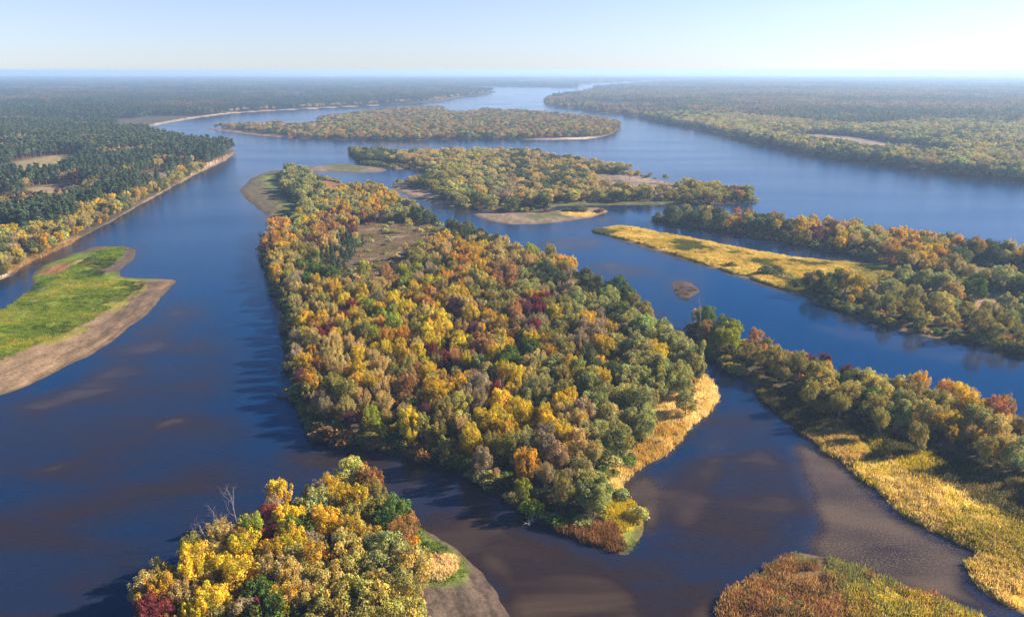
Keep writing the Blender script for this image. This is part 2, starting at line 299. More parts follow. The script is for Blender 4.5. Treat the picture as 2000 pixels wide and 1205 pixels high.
def water_material():
    m, n, l, out = new_mat('river_water')
    a = nd(n, 'ShaderNodeAttribute', attribute_name='shoal'); w = nd(n, 'ShaderNodeAttribute', attribute_name='weed')
    tc = n.new('ShaderNodeTexCoord')
    # silt and sand seen through shallow water
    ns = n.new('ShaderNodeTexNoise'); ns.inputs['Scale'].default_value = .035; ns.inputs['Detail'].default_value = 5; ns.inputs['Distortion'].default_value = .6
    mps = n.new('ShaderNodeMapping'); mps.inputs['Rotation'].default_value = (0, 0, -.5); mps.inputs['Scale'].default_value = (.6, 1.6, 1)
    l.new(tc.outputs['Object'], mps.inputs[0]); l.new(mps.outputs[0], ns.inputs['Vector'])
    ms = n.new('ShaderNodeMapRange'); ms.inputs['From Min'].default_value = .35; ms.inputs['From Max'].default_value = .65; ms.inputs['To Min'].default_value = .55; ms.inputs['To Max'].default_value = 1.3
    l.new(ns.outputs['Fac'], ms.inputs[0])
    sh = nd(n, 'ShaderNodeMath', operation='MULTIPLY', use_clamp=True); l.new(a.outputs['Fac'], sh.inputs[0]); l.new(ms.outputs[0], sh.inputs[1])
    s2 = nd(n, 'ShaderNodeMath', operation='SUBTRACT', use_clamp=True); s2.inputs[1].default_value = 1.0
    s3 = nd(n, 'ShaderNodeMath', operation='MULTIPLY'); l.new(a.outputs['Fac'], s3.inputs[0]); l.new(ms.outputs[0], s3.inputs[1]); l.new(s3.outputs[0], s2.inputs[0])
    c1 = nd(n, 'ShaderNodeMix', data_type='RGBA'); c1.inputs[6].default_value = (.0004, .019, .066, 1); c1.inputs[7].default_value = (.022, .0135, .009, 1)
    l.new(sh.outputs[0], c1.inputs[0])
    # floating weed
    nw = n.new('ShaderNodeTexNoise'); nw.inputs['Scale'].default_value = 2.2; nw.inputs['Detail'].default_value = 6; nw.inputs['Roughness'].default_value = .75
    l.new(tc.outputs['Object'], nw.inputs['Vector'])
    mw = n.new('ShaderNodeMapRange'); mw.inputs['From Min'].default_value = .47; mw.inputs['From Max'].default_value = .62
    l.new(nw.outputs['Fac'], mw.inputs[0])
    wm = nd(n, 'ShaderNodeMath', operation='MULTIPLY', use_clamp=True); nd2 = n.new('ShaderNodeTexNoise'); nd2.inputs['Scale'].default_value = .09; nd2.inputs['Detail'].default_value = 5; l.new(mps.outputs[0], nd2.inputs['Vector'])
    md = n.new('ShaderNodeMapRange'); md.inputs['From Min'].default_value = .3; md.inputs['From Max'].default_value = .6; l.new(nd2.outputs['Fac'], md.inputs[0])
    wd = nd(n, 'ShaderNodeMath', operation='MULTIPLY'); l.new(w.outputs['Fac'], wd.inputs[0]); l.new(md.outputs[0], wd.inputs[1])
    l.new(wd.outputs[0], wm.inputs[0]); l.new(mw.outputs[0], wm.inputs[1])
    c2 = nd(n, 'ShaderNodeMix', data_type='RGBA'); c2.inputs[7].default_value = (.14, .1, .052, 1)
    c6 = nd(n, 'ShaderNodeMix', data_type='RGBA'); c6.inputs[7].default_value = (.082, .056, .032, 1)     # pale sand bars just under the surface
    l.new(s2.outputs[0], c6.inputs[0]); l.new(c1.outputs[2], c6.inputs[6])
    l.new(wm.outputs[0], c2.inputs[0]); l.new(c6.outputs[2], c2.inputs[6])
    b = n.new('ShaderNodeBsdfPrincipled'); b.inputs['IOR'].default_value = 1.333; b.inputs['Specular Tint'].default_value = (.35, .65, 1, 1)
    l.new(c2.outputs[2], b.inputs['Base Color'])
    # wind: calmer and rougher streaks, ripples
    ng = n.new('ShaderNodeTexNoise'); ng.inputs['Scale'].default_value = .012; ng.inputs['Detail'].default_value = 4
    mpg = n.new('ShaderNodeMapping'); mpg.inputs['Scale'].default_value = (.45, 1.5, 1); mpg.inputs['Rotation'].default_value = (0, 0, .35)
    l.new(tc.outputs['Object'], mpg.inputs[0]); l.new(mpg.outputs[0], ng.inputs['Vector'])
    mr = n.new('ShaderNodeMapRange'); mr.inputs['From Min'].default_value = .3; mr.inputs['From Max'].default_value = .7; mr.inputs['To Min'].default_value = .07; mr.inputs['To Max'].default_value = .2
    l.new(ng.outputs['Fac'], mr.inputs[0]); l.new(mr.outputs[0], b.inputs['Roughness'])
    wv = n.new('ShaderNodeTexNoise'); wv.inputs['Scale'].default_value = .8; wv.inputs['Detail'].default_value = 3
    mpw = n.new('ShaderNodeMapping'); mpw.inputs['Scale'].default_value = (1, 1.8, 1); mpw.inputs['Rotation'].default_value = (0, 0, .3)
    l.new(tc.outputs['Object'], mpw.inputs[0]); l.new(mpw.outputs[0], wv.inputs['Vector'])
    bp = n.new('ShaderNodeBump'); bp.inputs['Strength'].default_value = .65; bp.inputs['Distance'].default_value = .3
    ca = nd(n, 'ShaderNodeAttribute', attribute_name='calm')       # sheltered water lies flatter
    c3 = n.new('ShaderNodeMapRange'); c3.inputs['To Min'].default_value = .32; c3.inputs['To Max'].default_value = .11; l.new(ca.outputs['Fac'], c3.inputs[0]); l.new(c3.outputs[0], bp.inputs['Strength'])
    c4 = n.new('ShaderNodeMapRange'); c4.inputs['To Min'].default_value = 1; c4.inputs['To Max'].default_value = .5; l.new(ca.outputs['Fac'], c4.inputs[0])
    c5 = nd(n, 'ShaderNodeMath', operation='MULTIPLY'); l.new(mr.outputs[0], c5.inputs[0]); l.new(c4.outputs[0], c5.inputs[1]); l.new(c5.outputs[0], b.inputs['Roughness'])
    l.new(wv.outputs['Fac'], bp.inputs['Height']); l.new(bp.outputs[0], b.inputs['Normal'])
    l.new(b.outputs[0], out.inputs[0])
    return m
LEAF = leaf_material()
BARK = bark_material('grey_bark', (.06, .045, .035), (.2, .16, .125))
PALE = bark_material('weathered_dead_wood', (.17, .145, .125), (.36, .32, .28))
PINEBARK = bark_material('pine_bark', (.1, .05, .03), (.3, .15, .08))
GROUND = ground_material(); WATER = water_material()

# ------------------------------------------------------------------ ground and river
def grid(rows, us):
    Y = np.asarray(rows)[:, None]+0*np.asarray(us)[None]
    X = np.asarray(us)[None]*(Y*cp+CAM_H*sp)/FOC
    nr, nc = Y.shape
    i = np.arange(nr*nc).reshape(nr, nc)
    q = np.stack([i[:-1, :-1], i[:-1, 1:], i[1:, 1:], i[1:, :-1]], -1).reshape(-1, 4)
    return X.ravel(), Y.ravel(), q
def row_dist(step, y_from=1500.0):
    ys = np.arange(y_from, 142.0, -step)
    d = to_ground(np.full(len(ys), 1000.0), ys)[1]
    return np.concatenate([[-30, 0, 30, 55, 75], d, [np.max(d)*1.3, 60000]])
gx, gy, gq = grid(row_dist(2.1), np.concatenate([np.arange(-2100, -1150, 24), np.arange(-1150, 1150, 2.6), np.arange(1150, 2120, 24)]))
gs = land_sdf(gx, gy)
gz = np.where(gs > 0, 0.95*(1-np.exp(-np.maximum(gs, 0)/7))+.12*fbm(gx, gy, 6, 4)*np.clip(gs/4, 0, 1), np.maximum(gs*.18, -2.0))
col = np.tile(np.array(FLOOR), (len(gx), 1))
fb = fbm(gx, gy, 60, 21)
# far land: woods, meadows, fields
far = np.clip((gy-1000)/2500, 0, 1)[:, None]
fw = fbm(gx, gy, 700, 31, 4)[:, None]
far_c = np.where(fw > .1, np.array([[.22, .16, .08]]), np.array([[.055, .06, .03]]))*(1+1.2*fbm(gx, gy, 160, 5)[:, None])
col = col*(1-far)+far_c*far
col *= (1+.9*fb[:, None])
jit = fbm(gx, gy, 9, 77)
for g, c, f, nt in cover:
    s = sdf_poly(gx, gy, g, max(30.0, f*4))
    s = s+jit*f*1.6
    w = np.clip(.5+s/(2*f), 0, 1)[:, None]
    col = col*(1-w)+c*w*(1+.5*fb[:, None])
col *= 1-.4*np.clip((fbm(gs*6+fbm(gx, gy, 30, 95)*25, gx*.25+gy*.25, 9, 97)-.02)*4, 0, 1)[:, None]*(gs < 16)[:, None]*(gs > .5)[:, None]
isl = (sdf_poly(gx, gy, gpoly("-40,640 40,600 100,572 200,548 285,556 240,600 160,650 60,690 -60,730", 3), 30.) > -2) & (gs > 3)
yel = np.clip((fbm(gx, gy, 11, 91)+.5*fbm(gx, gy, 3, 92))*5, 0, 1)[:, None]*isl[:, None]*.8
col = col*(1-yel)+np.array((.24, .21, .02))*yel
wet = np.clip(1-gs/np.clip(gy/300, 1, 4)/2.6, 0, 1)[:, None]*.8
col = col*(1-wet)+np.array(WETMUD)*wet
ground = link('ground', mesh_np('ground', np.stack([gx, gy, gz], 1), 4, gq, GROUND, [('cover', 'POINT', 'FLOAT_COLOR', rgba(np.clip(col, .01, .9)))], True))
ground['kind'] = 'structure'

SHOALS = [("560,860 800,900 1000,980 1200,1090 1300,1010 1450,860 1560,900 1600,1010 1500,1150 1400,1330 700,1330 700,960 520,960", 1.0, 8), ("-100,830 200,720 420,640 470,760 430,860 200,900 -100,1000", .75, 12),
 ("0,880 250,800 450,850 560,930 400,1010 200,1060 0,1080", .8, 14), ("-200,1000 200,1000 330,1080 200,1300 -200,1300", .8, 10),
 ("40,925 200,862 330,800 400,778 415,800 330,850 220,885 90,930", 1.4, 7), ("0,790 120,750 240,680 330,590 380,600 360,680 250,760 120,820 0,860", 1.1, 10),
 ("760,975 900,1060 1010,1205 1100,1330 1180,1330 1060,1160 960,1060 860,990", 1.4, 6), ("980,1130 1120,1110 1240,1150 1290,1330 1060,1330", 1.35, 5), ("1340,1170 1400,1140 1430,1330 1330,1330", 1.4, 4),
 ("1260,965 1330,910 1410,890 1430,940 1400,1030 1330,1045 1290,1010", 1.35, 7), ("1330,1075 1440,1030 1520,1000 1560,1015 1500,1060 1420,1100 1320,1110", 1.3, 6), ("1215,960 1260,930 1300,960 1290,1030 1262,1050 1240,1000", 1.5, 3),
 ("1550,868 1600,880 1660,925 1760,1020 1900,1085 1890,1150 1960,1200 1800,1160 1600,1085 1600,1010 1570,930", 1.6, 3),
 ("1290,800 1400,790 1480,800 1560,860 1500,900 1380,880", .7, 8), ("1050,470 1120,462 1180,470 1160,486 1080,484", 1.2, 6), ("1140,516 1200,512 1285,528 1240,540 1170,536", 1.2, 6),
 ("1180,560 1280,600 1330,660 1300,660", .8, 6), ("700,281.5 770,279 850,282 840,287 740,286", 1.9, 6), ("460,350 560,325 700,318 760,326 700,345 600,345 480,400 560,445 530,450", 1.3, 8),
 ("900,415 1000,445 1120,440 1190,420 1200,430 1080,455 960,445", 1.3, 8), ("770,385 900,412 1060,418 1060,425 900,420 780,398", 1.0, 6), ("0,560 60,530 100,510 180,480 170,474 90,500 0,545", 1.0, 3), ("980,186 1045,184 1040,189 1000,190", 1.9, 20),
 ("1306,548 1345,546 1372,566 1340,590 1312,577", 1.0, 3)]
WEEDS = [("1550,868 1600,880 1660,925 1760,1020 1900,1085 1890,1150 1960,1200 1800,1160 1600,1085 1600,1010 1570,930", 1.0, 3), ("1205,965 1230,930 1290,930 1300,990 1262,1040 1240,985", .6, 3),
 ("1600,640 1800,660 2000,700 2000,720 1800,700 1640,660", .5, 5), ("1380,860 1420,850 1400,905 1378,900", .3, 3)]
wx, wy, wq = grid(row_dist(4.5), np.concatenate([np.arange(-2100, -1150, 40), np.arange(-1150, 1150, 6), np.arange(1150, 2140, 40)]))
ws = land_sdf(wx, wy)
shoal = np.exp(np.minimum(ws, 0)/(3.0*np.clip(wy/300, .7, 3)))*.75
wj = fbm(wx, wy, 22, 55)
weed = np.zeros(len(wx))
for s_, a_, f_ in SHOALS:
    s = sdf_poly(wx, wy, gpoly(s_, 3), f_*4)+wj*f_*1.8
    shoal = np.maximum(shoal, np.clip(.5+s/(2*f_), 0, 1)*a_)
for s_, a_, f_ in WEEDS:
    s = sdf_poly(wx, wy, gpoly(s_, 3), f_*4)+wj*f_*1.5
    weed = np.maximum(weed, np.clip(.5+s/(2*f_), 0, 1)*a_)
calm = np.zeros(len(wx))
for s_ in ("1380,500 1500,560 1620,605 1750,645 1900,680 2100,720 2100,860 1950,800 1800,770 1650,730 1520,680 1400,640", "1280,430 1330,460 1400,478 1500,500 1640,515 1640,490 1500,465 1400,448", "1180,400 1480,400 1560,420 1300,435 1200,425"):
    calm = np.maximum(calm, np.clip(.5+sdf_poly(wx, wy, gpoly(s_, 3), 60.)/16, 0, 1))
river = link('river', mesh_np('river', np.stack([wx, wy, 0*wx], 1), 4, wq, WATER, [('shoal', 'POINT', 'FLOAT', shoal.astype(np.float32)), ('weed', 'POINT', 'FLOAT', weed.astype(np.float32)), ('calm', 'POINT', 'FLOAT', calm.astype(np.float32))], True))
river['kind'] = 'structure'

# ------------------------------------------------------------------ tree shapes
def leaves(blobs, n_per, size, jit=.55, seed=0, up=.25, vary=.32):
    """leaf clumps over the skin of each blob: (centre, radii, share)"""
    g = np.random.default_rng(seed); V = []; S = []
    for c, r, share in blobs:
        n = max(3, int(n_per*share)); d = g.normal(size=(n, 3)); d[:, 2] += up; d /= np.linalg.norm(d, axis=1)[:, None]
        p = np.asarray(c)+d*np.asarray(r)*g.uniform(.72, 1.06, (n, 1))
        nn = d/np.asarray(r)*np.mean(r)+g.normal(size=(n, 3))*jit; nn /= np.linalg.norm(nn, axis=1)[:, None]
        t = np.cross(nn, g.normal(size=(n, 3))); t /= np.linalg.norm(t, axis=1)[:, None]+1e-9; b = np.cross(nn, t)
        s = size*g.uniform(.55, 1.35, (n, 1)); e = g.uniform(.5, 1, (n, 1))
        V.append(np.stack([p-t*s-b*s*e*.4, p+t*s*.3-b*s*e, p+t*s+b*s*e*.3, p-t*s*.2+b*s*e], 1).reshape(-1, 3))
        base = g.uniform(1-vary, 1+vary)
        q = base*g.uniform(.72, 1.28, (n, 1)); h = g.normal(0, .07, (n, 1))+g.normal(0, .1)
        S.append(np.concatenate([q*(1+h), q, q*(1-h)], 1))
    return np.concatenate(V), np.concatenate(S)
def tube(pts, rad, sides=6):
    V = []; F = []
    pts = [np.asarray(p, float) for p in pts]
    for i, p in enumerate(pts):
        d = (pts[min(i+1, len(pts)-1)]-pts[max(i-1, 0)]); d /= np.linalg.norm(d)+1e-9
        a = np.cross(d, [.3, .9, .1]); a /= np.linalg.norm(a)+1e-9; b = np.cross(d, a)
        for k in range(sides):
            t = 2*math.pi*k/sides; V.append(p+(a*math.cos(t)+b*math.sin(t))*rad[i])
    for i in range(len(pts)-1):
        for k in range(sides):
            F.append((i*sides+k, i*sides+(k+1) % sides, (i+1)*sides+(k+1) % sides, (i+1)*sides+k))
    return np.array(V), np.array(F)
def join(parts):
    V = []; F = []; o = 0
    for v, f in parts: V.append(v); F.append(f+o); o += len(v)
    return np.concatenate(V), np.concatenate(F)
def limbs(tips, base_z, h, r0, g, sides=5, wob=.35):
    parts = [tube([(0, 0, -.6), (g.normal()*.1, g.normal()*.1, base_z*.5), (g.normal()*.2, g.normal()*.2, base_z), (g.normal()*.3, g.normal()*.3, h*.8)], [r0*1.25, r0, r0*.8, r0*.18], sides+1)]
    for t in tips:
        t = np.asarray(t, float); s = np.array([0, 0, base_z*g.uniform(.7, 1.15)]); m = s*.5+t*.5+g.normal(size=3)*wob; m[2] -= .3
        parts.append(tube([s, m, t], [r0*.4, r0*.24, r0*.06], sides))
    return join(parts)
def form_round(seed, h=15, w=4.6, lod=0):
    g = np.random.default_rng(seed); B = []
    cz = h*.60; rz = h*.38
    ax_ = g.uniform(.8, 1.2); lean = g.normal(0, .5, 2)
    for k in range(int(52+g.integers(0, 14))):
        d = g.normal(size=3); d[2] = d[2]*.8+.35; d /= np.linalg.norm(d)
        f = g.uniform(.6, 1.02); r = g.uniform(.55, 1.3)*w/4.6
        c = np.array([d[0]*w*f*ax_+lean[0], d[1]*w*f/ax_+lean[1], cz+d[2]*rz*f]); B.append((c, (r, r, r*g.uniform(1.0, 1.7)), (r/1.1)**2*.75))
    B.append(((0, 0, cz-.6), (w*.5, w*.5, rz*.55), 1.8))
    return B, g
def form_plume(seed, h=15, w=4.4):
    g = np.random.default_rng(seed); B = []
    for k in range(int(20+g.integers(0, 8))):
        a = g.uniform(0, 2*math.pi); s = math.sqrt(g.uniform(.02, 1)); top = np.array([math.cos(a)*w*s, math.sin(a)*w*s, h*(1-.28*s*s)*g.uniform(.88, 1)])
        root = np.array([0, 0, h*.3]); 
        for q in range(4):
            f = .5+.5*(q+.5)/4
            c = root+(top-root)*f*np.array([1, 1, 1]); r = .62*(1.25-abs(f-.78))
            B.append((c, (r, r, r*1.9), .3))
    return B, g
def form_willow(seed, h=12, w=5):
    g = np.random.default_rng(seed); B = []
    for k in range(int(44+g.integers(0, 12))):
        d = g.normal(size=3); d[2] = d[2]*.85+.2; d /= np.linalg.norm(d); f = g.uniform(.6, .92); r = g.uniform(.8, 1.35)
        B.append((np.array([d[0]*w*f, d[1]*w*f, h*.53+d[2]*h*.44*f]), (r, r, r*1.25), (r/1.1)**2*.75))
    B.append(((0, 0, h*.5), (w*.6, w*.6, h*.32), 1.6))
    return B, g
def form_column(seed, h=16, w=2.4):
    g = np.random.default_rng(seed); B = []
    for k in range(26):
        f = g.uniform(.12, .97); a = g.uniform(0, 6.28); rr = w*(.55+.45*math.sin(f*3.1))*g.uniform(.3, .75); r = g.uniform(.8, 1.25)
        B.append((np.array([math.cos(a)*rr, math.sin(a)*rr, h*f]), (r, r, r*1.4), .8))
    return B, g
def form_pine(seed, h=18, w=3.2):
    g = np.random.default_rng(seed); B = []
    for k in range(24):
        f = (k+.5)/24; z = h*(.42+.56*f); rr = w*(1.05-f)**.65*g.uniform(.45, 1); a = g.uniform(0, 6.28); r = g.uniform(.8, 1.3)*(1.15-.5*f)
        B.append((np.array([math.cos(a)*rr*.8, math.sin(a)*rr*.8, z]), (r*1.15, r*1.15, r*.7), .7))
    return B, g
def form_bush(seed, h=3, w=2.2):
    g = np.random.default_rng(seed); B = []
    for k in range(12):
        a = g.uniform(0, 6.28); s = math.sqrt(g.uniform(0, 1)); r = g.uniform(.6, 1.05)
        B.append((np.array([math.cos(a)*w*s*.75, math.sin(a)*w*s*.75, h*.45*(1.2-.6*s)]), (r, r, r*.95), .6))
    return B, g
FORMS = {  # name: (builder, variants, leaves per blob, leaf size, base height of the limbs, height, trunk radius, bark)
 'round_crown': (form_round, 6, 190, .2, 4.5, 15, .28, BARK), 'feathered_crown': (form_plume, 5, 190, .165, 4.5, 15, .22, BARK),
 'willow_crown': (form_willow, 5, 160, .21, 3, 12, .3, BARK), 'column_crown': (form_column, 2, 120, .3, 3, 16, .25, BARK),
 'pine_crown': (form_pine, 4, 110, .3, 7, 18, .2, PINEBARK), 'bush_foliage': (form_bush, 4, 90, .2, .6, 3, .07, BARK)}
PROTO = {}
protos_col = bpy.data.collections.new('tree_forms')          # shapes for the woods; never linked to the scene itself
ORDER = []
def trunk_mesh(name, v, f, mat): return mesh_np(name, v, 4, f, mat, None, True)
def proto_object(name, lv, ls, tv, tf, bark):
    """one joined mesh, leaves and wood, for the woods"""
    nl = len(lv)//4
    v = np.concatenate([lv, tv]); q = np.concatenate([np.arange(nl*4).reshape(-1, 4), tf+len(lv)])
    sh = np.concatenate([rgba(ls), np.ones((len(tf), 4), np.float32)])
    me = mesh_np(name, v, 4, q, [LEAF, bark], [('shade', 'FACE', 'FLOAT_COLOR', sh)])
    mi = np.zeros(len(q), np.int32); mi[nl:] = 1; me.polygons.foreach_set('material_index', mi)
    o = bpy.data.objects.new(name, me); protos_col.objects.link(o); ORDER.append(name)
words = ['broad', 'dense', 'full', 'loose', 'slim', 'tall']
for fn, (fb_, nv, per, sz, bz, hh, tr, bark) in FORMS.items():
    PROTO[fn] = []
    for k in range(nv):
        B, g = fb_(100+k*13+len(fn)*7)
        V, S = leaves(B, per, sz, seed=k+5, jit=.5 if fn != 'feathered_crown' else .9)
        tips = [B[i][0] for i in g.choice(len(B), min(9 if fn != 'feathered_crown' else 18, len(B)), replace=False)]
        tv, tf = limbs(tips, bz, hh, tr, g)
        me = mesh_np(fn, V, 4, np.arange(len(V)), LEAF, [('shade', 'FACE', 'FLOAT_COLOR', rgba(S))])
        PROTO[fn].append((me, trunk_mesh('trunk', tv, tf, bark)))
        n0 = f'{fn}_{words[k]}'
        proto_object(n0+'_close', V, S, tv, tf, bark)
        V2, S2 = leaves(B, per*.26, sz*1.85, seed=k+5, jit=.5); tv2, tf2 = limbs(tips[:3], bz, hh, tr, g, 3)
        proto_object(n0+'_distant', V2, S2, tv2, tf2, bark)
        V3, S3 = leaves(B, per*.075, sz*3.3, seed=k+5, jit=.45); tv3, tf3 = limbs([], bz, hh, tr, g, 3)
        proto_object(n0+'_faraway', V3, S3, tv3, tf3, bark)
# patches of distant wood
def patch(name, size, tree_w, n, seed, pine):
    g = np.random.default_rng(seed); V = []; S = []
    for k in range(n):
        x, y = g.uniform(-size/2, size/2, 2); h = g.uniform(11, 19); w = tree_w*g.uniform(.75, 1.25)
        B = []
        for q in range(5):
            a = g.uniform(0, 6.28); r = w*g.uniform(.42, .65)
            B.append((np.array([x+math.cos(a)*w*.5, y+math.sin(a)*w*.5, h*.6+g.uniform(-.2, .28)*h]), (r, r, h*.22), 1))
        v, s = leaves(B, 9, w*.36, seed=k+seed, jit=.4, up=.5)
        m = np.array([g.choice([.82, .95, 1.1, 1.22]), 1, g.choice([.75, 1, 1.1])])*g.uniform(.65, 1.35) if not pine else np.array([g.uniform(.85, 1.3), 1, 1])*g.uniform(.7, 1.25)
        V.append(v); S.append(s*m)
    V = np.concatenate(V); S = np.concatenate(S)
    tv, tf = tube([(0, 0, -1), (0, 0, 8)], [.3, .2], 3)
    proto_object(name, V, S, tv, tf, BARK)
for k in range(4):
    patch(f'wood_patch_{words[k]}', 44, 3.9, 34, 900+k, False); patch(f'wood_patch_pine_{words[k]}', 44, 3.0, 52, 950+k, True)
    patch(f'wood_tract_{words[k]}', 100, 6.5, 70, 700+k, False)
# reeds and grass tufts
def tuft(name, n, h, w, spread, seed):
    g = np.random.default_rng(seed)
    a = g.uniform(0, 6.28, n); r = spread*np.sqrt(g.uniform(0, 1, n)); p = np.stack([r*np.cos(a), r*np.sin(a), np.zeros(n)-.1], 1)
    ln = np.stack([g.normal(0, .28, n), g.normal(0, .28, n), np.ones(n)], 1); hh = h*g.uniform(.5, 1.2, (n, 1)); t = np.stack([np.cos(a*7), np.sin(a*7), 0*a], 1)*w*g.uniform(.6, 1.4, (n, 1))
    V = np.stack([p-t, p+t, p+t*.5+ln*hh, p-t*.5+ln*hh], 1).reshape(-1, 3); q = g.uniform(.65, 1.3, (n, 1))
    S = q*np.array([[1, 1, 1]])*(1+g.normal(0, .06, (n, 3)))
    tv, tf = tube([(0, 0, -.1), (0, 0, .2)], [.02, .01], 3)
    proto_object(name, V, S, tv, tf, BARK)
for k in range(3): tuft(f'reed_tuft_{words[k]}', 90, 1.15, .085, 1.5, 60+k)
for k in range(2): tuft(f'low_tuft_{words[k]}', 80, .5, .09, 1.5, 80+k)
IDX = {n: i for i, n in enumerate(sorted(ORDER))}

